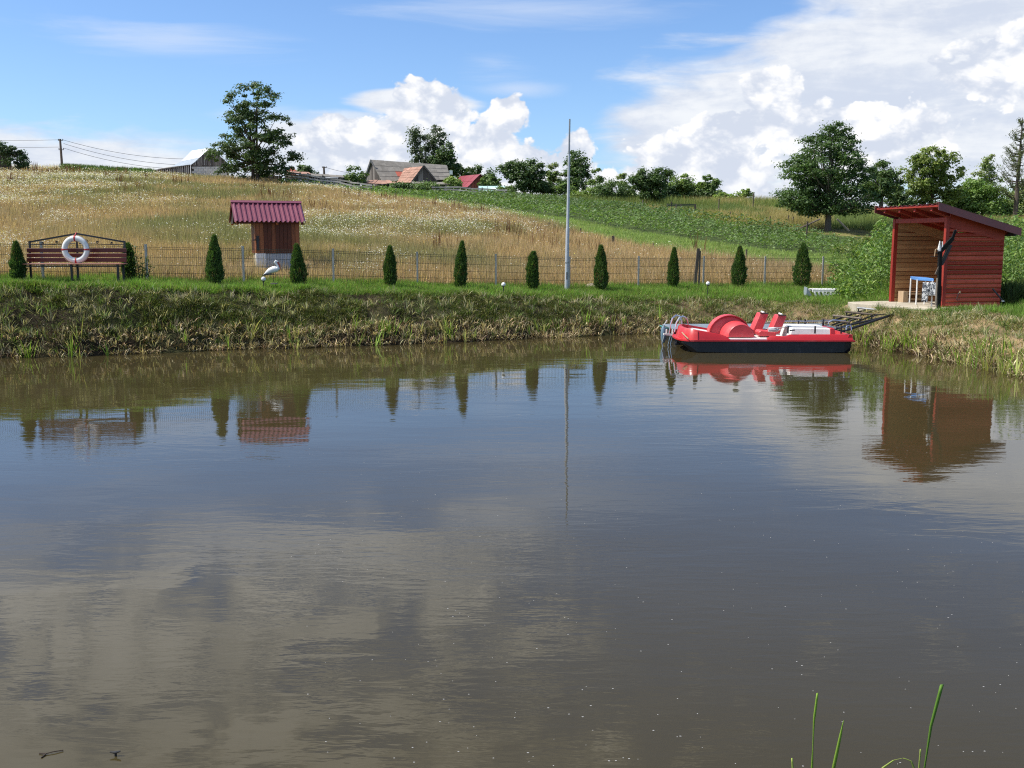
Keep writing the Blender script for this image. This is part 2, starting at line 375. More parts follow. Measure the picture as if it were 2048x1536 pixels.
# ------------------------------------------------------------------ ground sheet
us = np.unique(np.concatenate([np.linspace(-4, -0.7, 26), np.linspace(-0.7, 0.7, 420), np.linspace(0.7, 4, 26)]))
ysr = np.unique(np.concatenate([np.linspace(-60, 0, 13), np.linspace(0, 5, 26), np.linspace(5, 17, 16), np.linspace(17, 33, 200), np.linspace(33, 125, 160), np.geomspace(125, 4000, 30)]))
UU, YY = np.meshgrid(us, ysr); XX = UU * np.maximum(YY, 8.0)
ZZ = ground(XX.ravel(), YY.ravel()).reshape(XX.shape)
nx, ny = len(us), len(ysr)
idx = np.arange(nx * ny).reshape(ny, nx)
quads = np.stack([idx[:-1, :-1], idx[:-1, 1:], idx[1:, 1:], idx[1:, :-1]], -1).reshape(-1, 4)
V = np.stack([XX, YY, ZZ], -1).reshape(-1, 3)
zn, gpx, gpy = zone(V[:, 0], np.maximum(V[:, 1], 8), V[:, 2])
def knot(x, y, j):
    u = np.clip(x / np.maximum(y, 6.0), KU[0], KU[-1]); return np.interp(u, KU, cols[:, j, 0])
wlY = knot(V[:, 0], V[:, 1], 6); tpY = knot(V[:, 0], V[:, 1], 9); fnY = knot(V[:, 0], V[:, 1], 10)
colr = np.zeros((len(V), 3))
zc_ = {0: (0.30, 0.215, 0.115), 1: (0.13, 0.19, 0.05), 2: (0.06, 0.09, 0.03), 3: (0.20, 0.19, 0.07)}
for k_, c_ in zc_.items(): colr[zn == k_] = c_
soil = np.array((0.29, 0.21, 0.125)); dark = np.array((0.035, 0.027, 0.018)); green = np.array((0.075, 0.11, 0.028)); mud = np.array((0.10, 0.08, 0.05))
s = np.clip((V[:, 1] - wlY) / np.maximum(tpY - wlY, 0.1), -1, 2)
patch = fbm(V[:, 0] * 0.8, V[:, 1] * 1.5, 31)
rightb = np.clip((V[:, 0] / np.maximum(V[:, 1], 6) - 0.08) / 0.25, 0, 1)
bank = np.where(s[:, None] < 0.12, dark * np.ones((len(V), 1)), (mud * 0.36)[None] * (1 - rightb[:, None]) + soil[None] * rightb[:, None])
g_ = np.clip((patch - 0.5) * 6 + 0.3, 0, 1)[:, None] * 0.25; bank = bank * (1 - g_) + green * g_
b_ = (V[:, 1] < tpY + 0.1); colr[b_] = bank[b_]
pl_ = (V[:, 1] >= tpY + 0.1) & (V[:, 1] < fnY + 0.6); colr[pl_] = green
colr[V[:, 1] < 3.9] = green
colr[(V[:, 1] > 3.6) & (V[:, 1] < wlY - 0.3)] = (0.05, 0.04, 0.02)
m, t, b, o = base_mat('ground'); a = t.n('ShaderNodeAttribute'); a.attribute_name = 'tint'
pos = t.n('ShaderNodeNewGeometry').outputs['Position']
c = t.mix(t.ss(t.noise(pos, 1.2, 8, 0.7), 0.3, 0.7), (0.55, 0.55, 0.55), (1.35, 1.3, 1.2)); c = t.mix(1.0, a.outputs[0], c, 'MULTIPLY')
c = t.mix(t.m('MULTIPLY', t.ss(t.noise(pos, 9, 5, 0.7), 0.45, 0.7), 0.45), c, (0.05, 0.04, 0.025))
t.put(b, 'Base Color', c); b.inputs['Roughness'].default_value = 0.95; b.inputs['Specular IOR Level'].default_value = 0.1
t.put(b, 'Normal', t.n('ShaderNodeBump', {'Height': t.noise(pos, 14, 6, 0.7), 'Strength': 0.8, 'Distance': 0.05}))
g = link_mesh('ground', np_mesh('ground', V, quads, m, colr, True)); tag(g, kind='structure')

# ------------------------------------------------------------------ water
m, t, b, o = base_mat('pond_water')
pos = t.n('ShaderNodeNewGeometry').outputs['Position']
far = t.n('ShaderNodeSeparateXYZ', {0: pos}).outputs[1]
n1 = t.noise(t.vmul(pos, (0.55, 1.5, 1)), 1.4, 4, 0.5, 0.5)
n2 = t.noise(t.vmul(pos, (0.8, 2.6, 1)), 5.0, 3, 0.5, 0.3)
patchy = t.ss(t.noise(t.vmul(pos, (0.12, 0.22, 1)), 1.0, 3, 0.5), 0.36, 0.66)
swell = t.noise(t.vmul(pos, (0.25, 0.6, 1)), 0.9, 2, 0.5)
hgt = t.m('ADD', t.m('MULTIPLY', n1, 0.0030), t.m('ADD', t.m('MULTIPLY', swell, 0.011), t.m('MULTIPLY', t.m('MULTIPLY', n2, 0.0015), t.m('MULTIPLY', t.m('ADD', 0.12, patchy), t.m('SUBTRACT', 1.0, t.m('MULTIPLY', t.ss(far, 15.0, 22.0), 0.65))))))
bp = t.n('ShaderNodeBump', {'Height': hgt, 'Strength': 1.0, 'Distance': 1.0})
t.put(b, 'Normal', bp)
mur = t.noise(t.vmul(pos, (0.5, 0.8, 1)), 0.5, 5, 0.55)
t.put(b, 'Base Color', t.mix(mur, (0.037, 0.030, 0.0125), (0.056, 0.045, 0.020)))
b.inputs['Roughness'].default_value = 0.015; b.inputs['IOR'].default_value = 1.34; b.inputs['Specular IOR Level'].default_value = 0.5
wm = MB().add([(-45, 0.5, 0), (45, 0.5, 0), (45, 36, 0), (-45, 36, 0)], [(0, 1, 2, 3)])
w = wm.build('water', m); tag(w, kind='structure')

# ------------------------------------------------------------------ scatter: blades and leaves as real triangles
def blades(P, n, h, w, lean, spread, col, cvar=0.2, seg=1, tipc=None, hvar=0.35, down=False):
    """P (N,3) tuft roots; h,w,col may be arrays per tuft. Returns V,T,C of n blades on each root"""
    N = len(P); K = N * n
    root = np.repeat(P, n, 0); hh = np.repeat(np.broadcast_to(h, (N,)), n) * (1 + rng.uniform(-hvar, hvar, K)); ww = np.repeat(np.broadcast_to(w, (N,)), n) * rng.uniform(0.7, 1.3, K)
    a = rng.uniform(0, 2 * pi, K); r = np.repeat(np.broadcast_to(spread, (N,)), n) * np.sqrt(rng.uniform(0, 1, K))
    root = root + np.stack([r * np.cos(a), r * np.sin(a), np.zeros(K)], -1)
    a2 = a + rng.normal(0, 0.9, K); L = np.repeat(np.broadcast_to(lean, (N,)), n) * rng.uniform(0.1, 1.3, K)
    dirh = np.stack([np.cos(a2), np.sin(a2), np.zeros(K)], -1)
    tip = root + dirh * (hh * L)[:, None] + np.array([0, 0, 1.0]) * (hh * np.sqrt(np.clip(1 - (L * 0.8) ** 2, 0.05, 1)))[:, None]
    f = rng.uniform(0, pi, K); side = np.stack([np.cos(f), np.sin(f), np.zeros(K)], -1) * (ww / 2)[:, None]
    cc = np.repeat(np.broadcast_to(col, (N, 3)), n, 0) * np.exp(rng.normal(0, cvar * .8, K))[:, None]
    cc = cc * (1 + rng.uniform(-0.1, 0.1, (K, 3)))
    tc = cc if tipc is None else np.repeat(np.broadcast_to(tipc, (N, 3)), n, 0) * (1 + rng.uniform(-cvar, cvar, K))[:, None]
    if seg == 1:
        Vv = np.stack([root - side, root + side, tip], 1).reshape(-1, 3); T = np.arange(K * 3).reshape(-1, 3)
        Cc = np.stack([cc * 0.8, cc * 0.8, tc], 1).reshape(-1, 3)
    else:
        mid = root + (tip - root) * 0.5 + np.array([0, 0, 1.0]) * (hh * L * 0.22)[:, None]
        Vv = np.stack([root - side * .8, root + side * .8, mid - side, mid + side, tip], 1).reshape(-1, 3)
        k5 = np.arange(K)[:, None] * 5
        T = np.concatenate([k5 + np.array([[0, 1, 3]]), k5 + np.array([[0, 3, 2]]), k5 + np.array([[2, 3, 4]])], 1).reshape(-1, 3)
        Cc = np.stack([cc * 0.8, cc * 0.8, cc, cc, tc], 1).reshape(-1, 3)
    return Vv, T, Cc
def leaves(P, s, col, up=0.5, cvar=0.25, aspect=0.55, nrm=None):
    """one diamond leaf per point"""
    N = len(P); s = np.broadcast_to(s, (N,)) * rng.uniform(0.6, 1.35, N)
    n = rng.normal(0, 1, (N, 3)); n /= np.linalg.norm(n, axis=1)[:, None]; n[:, 2] = np.abs(n[:, 2]) + up
    if nrm is not None: n = n + nrm
    n /= np.linalg.norm(n, axis=1)[:, None]
    a = np.cross(n, rng.normal(0, 1, (N, 3))); a /= np.maximum(np.linalg.norm(a, axis=1), 1e-6)[:, None]; b = np.cross(n, a)
    L = a * (s / 2)[:, None]; Wd = b * (s * aspect / 2)[:, None]; bend = n * (s * 0.12)[:, None]
    Vv = np.stack([P - L, P + Wd * 1.0 + bend, P + L, P - Wd + bend], 1).reshape(-1, 3)
    k4 = np.arange(N)[:, None] * 4; T = np.concatenate([k4 + np.array([[0, 1, 2]]), k4 + np.array([[0, 2, 3]])], 1).reshape(-1, 3)
    cc = np.broadcast_to(col, (N, 3)) * (1 + rng.uniform(-cvar, cvar, N))[:, None] * (1 + rng.uniform(-0.08, 0.08, (N, 3)))
    return Vv, T, np.repeat(cc, 4, 0)
def join(parts):
    Vs, Ts, Cs = [], [], []; b = 0
    for v_, t_, c_ in parts: Vs.append(v_); Ts.append(t_ + b); Cs.append(c_); b += len(v_)
    return np.concatenate(Vs), np.concatenate(Ts), np.concatenate(Cs)
def stuff(name, parts, mat, label=None):
    v_, t_, c_ = join(parts); o = link_mesh(name, np_mesh(name, v_, t_, mat, c_)); tag(o, label, kind='stuff'); return o
def sample(n, umin, umax, y0f, y1f, power=1.0):
    u = rng.uniform(umin, umax, n); y0 = y0f(u); y1 = y1f(u); s_ = rng.uniform(0, 1, n)
    if power == 0: y = y0 + (y1 - y0) * s_
    else: y = y0 * (y1 / y0) ** s_
    x = u * y; return x, y, ground(x, y)
iw = lambda j: (lambda u: np.interp(u, KU, cols[:, j, 0]))
A3 = lambda *c: np.array(c)

# --- meadow
x, y, z = sample(105000, -0.72, 0.66, lambda u: iw(10)(u) + 0.35, lambda u: iw(14)(u) + 4)
zn, px, py = zone(x, y, z)
wellc = at(550, 520, 32.0); keep = (zn == 0) & ~((np.abs(x - wellc.x - .1) < 1.25) & (y > 29.2) & (y < 33) & (rng.uniform(0, 1, len(x)) < .93))
x, y, z, px, py = x[keep], y[keep], z[keep], px[keep], py[keep]
N = len(x); P = np.stack([x, y, z], -1)
g1 = fbm(x * 0.10, y * 0.07, 51); g2 = fbm(x * 0.35, y * 0.25, 55); 
flowerness = fbm(x * 0.13 + 3, y * 0.08, 61, 3) + 0.10 * np.clip((700 - px) / 600, -1, 1) + np.where(px > 1000, -0.14, 0) + 0.05 * np.clip((470 - py) / 60, -1, 1)
straw = A3(0.49, 0.355, 0.21); tan_ = A3(0.48, 0.40, 0.27); grn = A3(0.235, 0.24, 0.115); red = A3(0.40, 0.27, 0.165)
mixg = np.clip((g1 - 0.57) * 3.6 + (g2 - 0.5) * 3.0 + 0.12 * np.clip((900 - px) / 500, -1, 1), 0, .9)[:, None] * np.clip((590 - py) / 90, .15, 1)[:, None]
mixr = np.clip((g2 - 0.45) * 4, 0, 1)[:, None]
col = (straw * (1 - mixr) + red * mixr * 0.6 + tan_ * mixr * 0.4); col = col * (1 - mixg) + grn * mixg
dist = y / 33.0
hgt_ = np.where(g2 > 0.5, 0.42, 0.34) * (1 + 0.15 * rng.normal(0, 1, N).clip(-1, 1))
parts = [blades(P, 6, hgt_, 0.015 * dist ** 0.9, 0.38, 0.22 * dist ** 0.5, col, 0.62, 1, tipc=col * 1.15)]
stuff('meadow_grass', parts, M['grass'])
# flowers: pale daisy heads above the grass
pf = np.clip((flowerness + .5 * (fbm(x * 0.9, y * 0.6, 63, 3) - .5) - 0.54) * 5.5, 0.02, 1); sel = rng.uniform(0, 1, N) < pf * 0.85
Pf = P[sel]; n = len(Pf); rep = 4
Pf = np.repeat(Pf, rep, 0) + np.stack([rng.normal(0, 0.16, n * rep) * np.sqrt(np.repeat(dist[sel], rep)), rng.normal(0, 0.16, n * rep), np.repeat(hgt_[sel], rep) * rng.uniform(0.75, 1.25, n * rep)], -1)
fcol = np.where(rng.uniform(0, 1, (n * rep, 1)) < 0.9, A3(0.74, 0.74, 0.66), A3(0.62, 0.52, 0.10))
stuff('meadow_flowers', [leaves(Pf, 0.033 * np.repeat(dist[sel], rep) ** 0.9, fcol, up=1.2, cvar=0.15, aspect=0.9)], M['petal'])
# dark rusty dock spikes in clusters
ds = []
for q in [(490, 358), (360, 372), (375, 369), (545, 400), (560, 398), (505, 382), (1375, 500), (1010, 470), (1015, 488), (640, 420), (300, 365), (270, 385), (250, 372), (215, 362), (30, 372), (55, 362), (100, 352), (860, 420), (935, 425), (965, 432), (770, 400), (1020, 470), (1100, 495), (1205, 508), (110, 345), (240, 350), (340, 350), (480, 352), (700, 395), (885, 505), (1080, 470), (135, 350), (160, 348), (45, 345)]:
    p = hit(*q); k = rng.integers(3, 9); Y = p.y
    xy = np.stack([p.x + rng.normal(0, 0.5 * Y / 60, k), p.y + rng.normal(0, 0.6, k)], -1); zz = ground(xy[:, 0], xy[:, 1])
    ds.append(blades(np.column_stack([xy, zz]), 5, 0.85, 0.05 * Y / 60, 0.22, 0.09, A3(0.16, 0.075, 0.04), 0.3, 1, hvar=0.25))
stuff('dock_spikes', ds, M['dry'])

# --- mown strip
x, y, z = sample(60000, -0.3, 0.5, lambda u: iw(10)(u) + 0.35, lambda u: iw(14)(u) + 2)
zn, px, py = zone(x, y, z); k = zn == 1; P = np.stack([x, y, z], -1)[k]; g = fbm(P[:, 0] * 0.4, P[:, 1] * 0.3, 77)[:, None]
col = A3(0.18, 0.28, 0.075) * g * 1.3 + A3(0.29, 0.34, 0.11) * (1.15 - g)
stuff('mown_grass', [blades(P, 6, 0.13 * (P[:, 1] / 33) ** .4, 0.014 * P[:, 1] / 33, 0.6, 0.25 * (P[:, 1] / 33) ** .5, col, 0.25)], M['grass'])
# --- leafy crop
x, y, z = sample(46000, -0.3, 0.5, lambda u: iw(10)(u) + 0.35, lambda u: iw(14)(u) + 2)
zn, px, py = zone(x, y, z); k = (zn == 2) & ~((np.abs(x - 20.8) < 2.6) & (y > 56) & (y < 67)); x, y, z, px, py = x[k], y[k], z[k], px[k], py[k]
e = np.clip((B_mown(px) - py) / np.maximum(B_mown(px) - B_crop(px), 4), 0, 1)
top = 0.25 + 0.35 * fbm(x * 0.5, y * 0.3, 91) + 0.2 * e
rep = 3; P = np.repeat(np.stack([x, y, z], -1), rep, 0); tt = np.repeat(top, rep) * rng.uniform(0.3, 1, len(P)); P[:, 2] += tt; P[:, 0] += rng.normal(0, 0.2, len(P))
g = np.repeat(fbm(x * 0.25, y * 0.2, 95), rep)[:, None]; ee = np.repeat(e, rep)[:, None]
col = (A3(0.13, 0.205, 0.055) * (1 - ee) + A3(0.10, 0.155, 0.06) * ee) * (0.75 + 0.5 * g)
yel = np.repeat((fbm(x * 0.3 + 9, y * 0.2, 97) > 0.62), rep)[:, None] & (np.repeat(px, rep)[:, None] > 1250); col = np.where(yel, A3(0.20, 0.21, 0.05), col)
parts = [leaves(P, 0.13 * (P[:, 1] / 45), col, up=0.8)]
stuff('crop_plants', parts, M['leaf'])
# --- upper plots: ripening grass, maize rows, weeds
x, y, z = sample(60000, -0.3, 0.66, lambda u: iw(10)(u) + 0.35, lambda u: iw(14)(u) + 5)
zn, px, py = zone(x, y, z); k = (zn == 3) & ~((px > 1705) & (py > 560)) & ~((np.abs(x - 20.8) < 2.6) & (y > 56) & (y < 67)); x, y, z, px, py = x[k], y[k], z[k], px[k], py[k]; P = np.stack([x, y, z], -1)
g = fbm(x * 0.2, y * 0.12, 101)
gold = A3(0.42, 0.35, 0.16); gr = A3(0.18, 0.235, 0.08); ygr = A3(0.26, 0.32, 0.10)
rowf = np.clip((py - (CY_ := np.interp(px, KPX, CY))) / 60, 0, 1)
isgold = ((g > 0.5) & (px > 1290) & (px < 1660)) | ((px > 1730) & (y > 88))
maize = ((px > 1150) & (px < 1560) & (y > 86)) | ((px > 1730) & (y <= 88))
col = np.where(isgold[:, None], gold, np.where(maize[:, None], ygr * 0.8, gr)); h_ = np.where((px > 1730) & (y > 88), 0.7, np.where(maize, 0.75, 0.45)) * np.where(y < 60, 0.6, 1)
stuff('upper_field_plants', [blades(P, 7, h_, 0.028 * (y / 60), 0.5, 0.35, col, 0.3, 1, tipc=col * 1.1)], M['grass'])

# --- tall weeds along the bare ridge left of the barn
pp = []
u = rng.uniform(-.44, -.352, 900); y = rng.uniform(93, 97, 900); x = u * y
stuff('ridge_weeds', [blades(np.stack([x, y, ground(x, y)], -1), 7, .55, .07, .35, .25, A3(.10, .165, .05), .35), leaves(np.stack([x, y, ground(x, y) + rng.uniform(.1, .5, 900)], -1), .3, A3(.12, .20, .05))], M['grass'])

# --- bank and plateau grass
def bank_zone(n, s0, s1, u0=-0.66, u1=0.62):
    u = rng.uniform(u0, u1, n); s_ = rng.uniform(s0, s1, n); a_ = iw(6)(u); b_ = iw(9)(u); y = a_ + (b_ - a_) * s_; x = u * y
    return x, y, ground(x, y), s_, u
slab_c = Vector((10.1, 26.3))
def off_slab(x, y): return ~((x > 9.25 + (27.6 - y) * 0.17) & (x < 12.75) & (y > 24.55) & (y < 28.3))
# plateau
u = rng.uniform(-0.66, 0.62, 42000); a_ = iw(9)(u) - 0.15; b_ = iw(10)(u) + 0.7; y = a_ + (b_ - a_) * rng.uniform(0, 1, len(u)); x = u * y; z = ground(x, y); k = off_slab(x, y)
P = np.stack([x, y, z], -1)[k]; g = fbm(P[:, 0] * 1.2, P[:, 1] * 1.2, 111)[:, None]
g = g + .25 * (rng.uniform(0, 1, (len(P), 1)) - .5); col = A3(0.17, 0.30, 0.05) * (0.6 + 0.9 * g); col = np.where(rng.uniform(0, 1, (len(P), 1)) < .22, A3(.30, .30, .12), col); wkeep = rng.uniform(0, 1, len(P)) < 1
stuff('plateau_grass', [blades(P, 5, 0.06 + 0.20 * g[:, 0] ** 1.5, 0.014, 0.8, 0.10, col, 0.4, 1)], M['grass'])
# bank: short mat of weeds, clumped
x, y, z, s_, u = bank_zone(90000, 0.06, 1.08)
cl = fbm(x * 1.7, y * 2.2, 121); cl2 = fbm(x * 0.5, y * 0.8, 125); rb = np.clip((u - 0.05) / 0.3, 0, 1)
k = (rng.uniform(0, 1, len(x)) < np.clip((s_ - .02) / .3, .15, 1) * np.clip((cl - 0.43) * 7 + (cl2 - 0.5) * 2.5, 0.14, 1) * (1 - 0.5 * rb)) & off_slab(x, y)
P = np.stack([x, y, z], -1)[k]; s1 = s_[k][:, None]; g = rng.uniform(0, 1, (len(P), 1)); c2 = cl2[k][:, None]
olive = A3(0.22, 0.22, 0.065); dgreen = A3(0.11, 0.155, 0.04); dryc = A3(0.46, 0.42, 0.27)
col = np.where(g < 0.5 - .2 * rb[k][:, None], dgreen, np.where(g < 0.86 - .2 * rb[k][:, None], olive, dryc)); col = col * (0.64 + .48 * rb[k][:, None]); col = np.where((s1 > 0.9) & (g < 0.8), A3(0.14, 0.22, 0.04), col)
stuff('bank_weeds', [blades(P, 6, 0.07 + 0.08 * (cl[k] - .4).clip(0, 1), 0.013, 1.0, 0.09, col, 0.4, 1),
                     leaves(P[::2] + np.stack([rng.normal(0, .05, len(P[::2])), rng.normal(0, .05, len(P[::2])), rng.uniform(0.02, 0.1, len(P[::2]))], -1), 0.045, col[::2], up=0.6)], M['grass'])
# long arching bank grass tufts
x, y, z, s_, u = bank_zone(1300, 0.0, 0.95); k = off_slab(x, y); P = np.stack([x, y, z], -1)[k]; g = rng.uniform(0, 1, (len(P), 1))
col = np.where(g < 0.5, A3(0.15, 0.215, 0.06), A3(0.46, 0.42, 0.26))
stuff('bank_tussocks', [blades(P, 10, 0.21, 0.012, 1.0, 0.05, col, 0.3, 2)], M['grass'])
# dry straw and dead reed leaves along the toe
x, y, z, s_, u = bank_zone(3700, -0.05, 0.28); w_ = np.clip((u + 0.62) / 0.4, 0.35, 1); k = rng.uniform(0, 1, len(x)) < w_ * np.clip(1.15 - s_ * 3, 0.1, 1); P = np.stack([x, y, np.maximum(z, 0)], -1)[k]
g = rng.uniform(0, 1, (len(P), 1)); col = np.where(g < 0.55, A3(0.50, 0.41, 0.25), np.where(g < 0.8, A3(0.26, 0.19, 0.11), A3(0.10, 0.065, 0.04)))
stuff('dead_reed_litter', [blades(P, 6, 0.17, 0.020, 1.15, 0.12, col, 0.35, 2)], M['dry'])
# green rushes standing at the water's edge
x, y, z, s_, u = bank_zone(420, -0.16, 0.14); k = rng.uniform(0, 1, len(x)) < np.where(u > 0.33, 1, np.where(np.abs(u - 0.25) < 0.09, 0.05, np.where(u < -.1, .28, 0.5))) * np.clip((fbm(x * 1.2, y, 131) - 0.32) * 5, 0.1, 1)
P = np.stack([x, y, np.maximum(z, -0.05)], -1)[k]; hh = rng.uniform(0.25, 0.55, len(P)); col = np.where(rng.uniform(0, 1, (len(P), 1)) < 0.75, A3(0.27, 0.40, 0.06), A3(0.46, 0.46, 0.15))
stuff('shore_rushes', [blades(P, 6, hh, 0.020, 0.5, 0.06, col, 0.25, 2)], M['grass'])
# floating specks on the near water
n = 420; yy = 4.3 + 9 * rng.uniform(0, 1, n) ** 1.7; xx = rng.uniform(-0.25, 0.56, n) * yy; r_ = rng.uniform(0.0016, 0.0042, n)
ang = np.linspace(0, 2 * pi, 7)[:-1]; ring = np.stack([np.cos(ang), np.sin(ang)], -1)
Vv = np.zeros((n, 7, 3)); Vv[:, :6, 0] = xx[:, None] + ring[:, 0] * r_[:, None] * rng.uniform(1, 1.8, (n, 1)); Vv[:, :6, 1] = yy[:, None] + ring[:, 1] * r_[:, None]; Vv[:, :6, 2] = 0.0006
Vv[:, 6] = np.stack([xx, yy, np.full(n, 0.0025)], -1); k7 = np.arange(n)[:, None, None] * 7; tri = np.array([[i, (i + 1) % 6, 6] for i in range(6)])[None]
o = link_mesh('floating_specks', np_mesh('floating_specks', Vv.reshape(-1, 3), (k7 + tri).reshape(-1, 3), M['petal'], np.full((n * 7, 3), 0.42))); tag(o, kind='stuff')
# ------------------------------------------------------------------ more materials
M['hut_red'] = wood('hut_red_board', (0.30, 0.032, 0.014), (0.56, 0.10, 0.055), 0.5, 0, 7, 0.55, 0.35)
M['hut_post'] = wood('hut_red_post', (0.22, 0.022, 0.014), (0.35, 0.042, 0.025), 0.5, 2, 7, 0.2, 0.35)
M['hut_inner'] = wood('hut_inner_board', (0.27, 0.145, 0.06), (0.46, 0.27, 0.125), 0.55, 0, 6, 0.35)
M['maroon'] = paint('maroon_sheet', (0.17, 0.045, 0.05), 0.35, 0.0, 0.15, 2, spec=0.5)
M['fascia_red'] = wood('fascia_red', (0.20, 0.035, 0.02), (0.30, 0.06, 0.03), 0.5, 1, 6, 0.2)
M['well_roof'] = paint('plum_sheet', (0.20, 0.05, 0.08), 0.28, 0.0, 0.08, 2, spec=0.8)
M['well_wood'] = wood('well_board', (0.10, 0.028, 0.012), (0.30, 0.105, 0.04), 0.5, 2, 9, 0.7)
M['orange_wood'] = wood('orange_board', (0.42, 0.14, 0.05), (0.6, 0.24, 0.09), 0.5, 2, 6, 0.3)
M['white'] = paint('white_paint', (0.78, 0.78, 0.76), 0.5, 0, 0.05, 4, (0.35, 0.33, 0.28), 0.35)
M['grey_sheet'] = paint('grey_sheet', (0.42, 0.44, 0.47), 0.4, 0, 0.08, 3, (0.2, 0.2, 0.2), 0.3)
M['black'] = paint('black_metal', (0.018, 0.018, 0.02), 0.45, 0, 0.2, 5, (0.06, 0.045, 0.03), 0.3)
M['galv'] = paint('galvanised', (0.34, 0.35, 0.36), 0.38, 0.45, 0.1, 4, (0.25, 0.25, 0.25), 0.3)
M['fpost'] = paint('fence_post_grey', (0.40, 0.39, 0.36), 0.7, 0, 0.12, 4, (0.2, 0.18, 0.15), 0.4)
M['pole'] = paint('pole_grey', (0.50, 0.53, 0.57), 0.4, 0.1, 0.07, 3, (0.25, 0.25, 0.25), 0.25)
M['steel'] = paint('polished_tube', (0.72, 0.73, 0.75), 0.2, 0.85, 0.05, 3)
M['wire'] = paint('wire_green', (0.045, 0.06, 0.04), 0.5, 0.2, 0.1, 3)
M['concrete'] = paint('concrete', (0.47, 0.42, 0.33), 0.9, 0, 0.15, 1.6, (0.25, 0.2, 0.14), 0.5, 0.5, 50, 0.2)
M['rock'] = paint('rock', (0.40, 0.33, 0.24), 0.9, 0, 0.25, 3, (0.2, 0.16, 0.1), 0.5, 0.7, 20, 0.2)
M['bench_red'] = wood('bench_red', (0.085, 0.011, 0.008), (0.16, 0.024, 0.014), 0.4, 0, 7, 0.3, 0.5)
M['bench_seat'] = wood('bench_seat', (0.22, 0.06, 0.035), (0.36, 0.13, 0.08), 0.35, 0, 7, 0.3, 0.6)
M['boat_red'] = paint('boat_red', (0.52, 0.022, 0.028), 0.32, 0, 0.08, 1.2, (0.62, 0.22, 0.2), 0.25, 0.0, 40, 0.5)
M['boat_pink'] = paint('boat_pale_red', (0.60, 0.055, 0.065), 0.42, 0, 0.1, 1.5, (0.68, 0.25, 0.22), 0.4, 0.0, 40, 0.45)  # paler, pinker red for the wheel covers and seats
M['boat_white'] = paint('boat_white', (0.72, 0.71, 0.68), 0.4, 0, 0.05, 3, (0.4, 0.36, 0.3), 0.5)
M['hull'] = paint('hull_black', (0.009, 0.010, 0.014), 0.38, 0, 0.25, 1.5, (0.07, 0.07, 0.08), 0.4)
M['dock'] = paint('dock_grey', (0.20, 0.24, 0.28), 0.55, 0, 0.12, 2, (0.1, 0.1, 0.1), 0.35)
M['fender'] = paint('fender_blue', (0.13, 0.22, 0.29), 0.45, 0, 0.12, 4, (0.5, 0.5, 0.5), 0.3)
M['table_blue'] = paint('table_blue', (0.10, 0.27, 0.62), 0.35, 0, 0.06, 3)
M['crate'] = wood('pale_board', (0.36, 0.25, 0.15), (0.5, 0.37, 0.24), 0.7, 2, 6, 0.3)
M['oldwood'] = wood('weathered_board', (0.085, 0.075, 0.07), (0.22, 0.20, 0.185), 0.9, 2, 6, 0.9, 0.15)
M['oldrail'] = wood('weathered_rail', (0.30, 0.28, 0.25), (0.50, 0.47, 0.42), 0.9, 0, 4, 0.6, 0.15)
M['postwood'] = wood('post_wood', (0.10, 0.08, 0.065), (0.24, 0.20, 0.16), 0.9, 2, 4, 0.5, 0.15)
M['brownwood'] = wood('brown_board', (0.24, 0.14, 0.075), (0.40, 0.26, 0.15), 0.85, 2, 5, 0.6, 0.15)
M['eternit'] = paint('old_sheet_grey', (0.22, 0.205, 0.18), 0.9, 0, 0.2, 1.2, (0.11, 0.10, 0.08), 0.6, spec=0.2)
M['tile_pink'] = paint('old_tile', (0.36, 0.21, 0.16), 0.9, 0, 0.25, 1.0, (0.22, 0.17, 0.13), 0.5, spec=0.2)
M['tile_red'] = paint('red_tile', (0.36, 0.10, 0.07), 0.85, 0, 0.2, 1.0, spec=0.2)
M['zinc'] = paint('zinc_sheet', (0.80, 0.82, 0.84), 0.5, 0.1, 0.06, 1)
M['zinc_dull'] = paint('zinc_dull', (0.30, 0.35, 0.40), 0.5, 0.2, 0.1, 1)
M['block'] = paint('aerated_block', (0.62, 0.62, 0.60), 0.9, 0, 0.1, 1.0, (0.4, 0.38, 0.34), 0.3)
M['crimson'] = paint('crimson_sheet', (0.27, 0.04, 0.06), 0.5, 0, 0.1, 1)
M['film'] = paint('greenhouse_film', (0.40, 0.62, 0.60), 0.35, 0, 0.12, 1.5)
M['stork_black'] = paint('stork_black', (0.02, 0.02, 0.02), 0.5, 0, 0.1, 4)
M['beak'] = paint('beak_red', (0.48, 0.09, 0.06), 0.45, 0, 0.15, 6)
M['globe'] = paint('globe_white', (0.82, 0.82, 0.82), 0.25, 0, 0.02, 4)
M['dark'] = paint('dark_wood_and_shade', (0.03, 0.025, 0.02), 0.9, 0, 0.1, 2)  # near-black: dark barn boards, and the shade painted into the well gable
m, t, b, o = base_mat('patterned_cloth'); co = t.n('ShaderNodeTexCoord').outputs['Object']
c = t.mix(t.ss(t.noise(co, 16, 2, 0.5, 1.0), 0.47, 0.53), (0.50, 0.51, 0.52), (0.06, 0.07, 0.09))
t.put(b, 'Base Color', c); b.inputs['Roughness'].default_value = 0.9; M['cloth'] = m
V3 = Vector

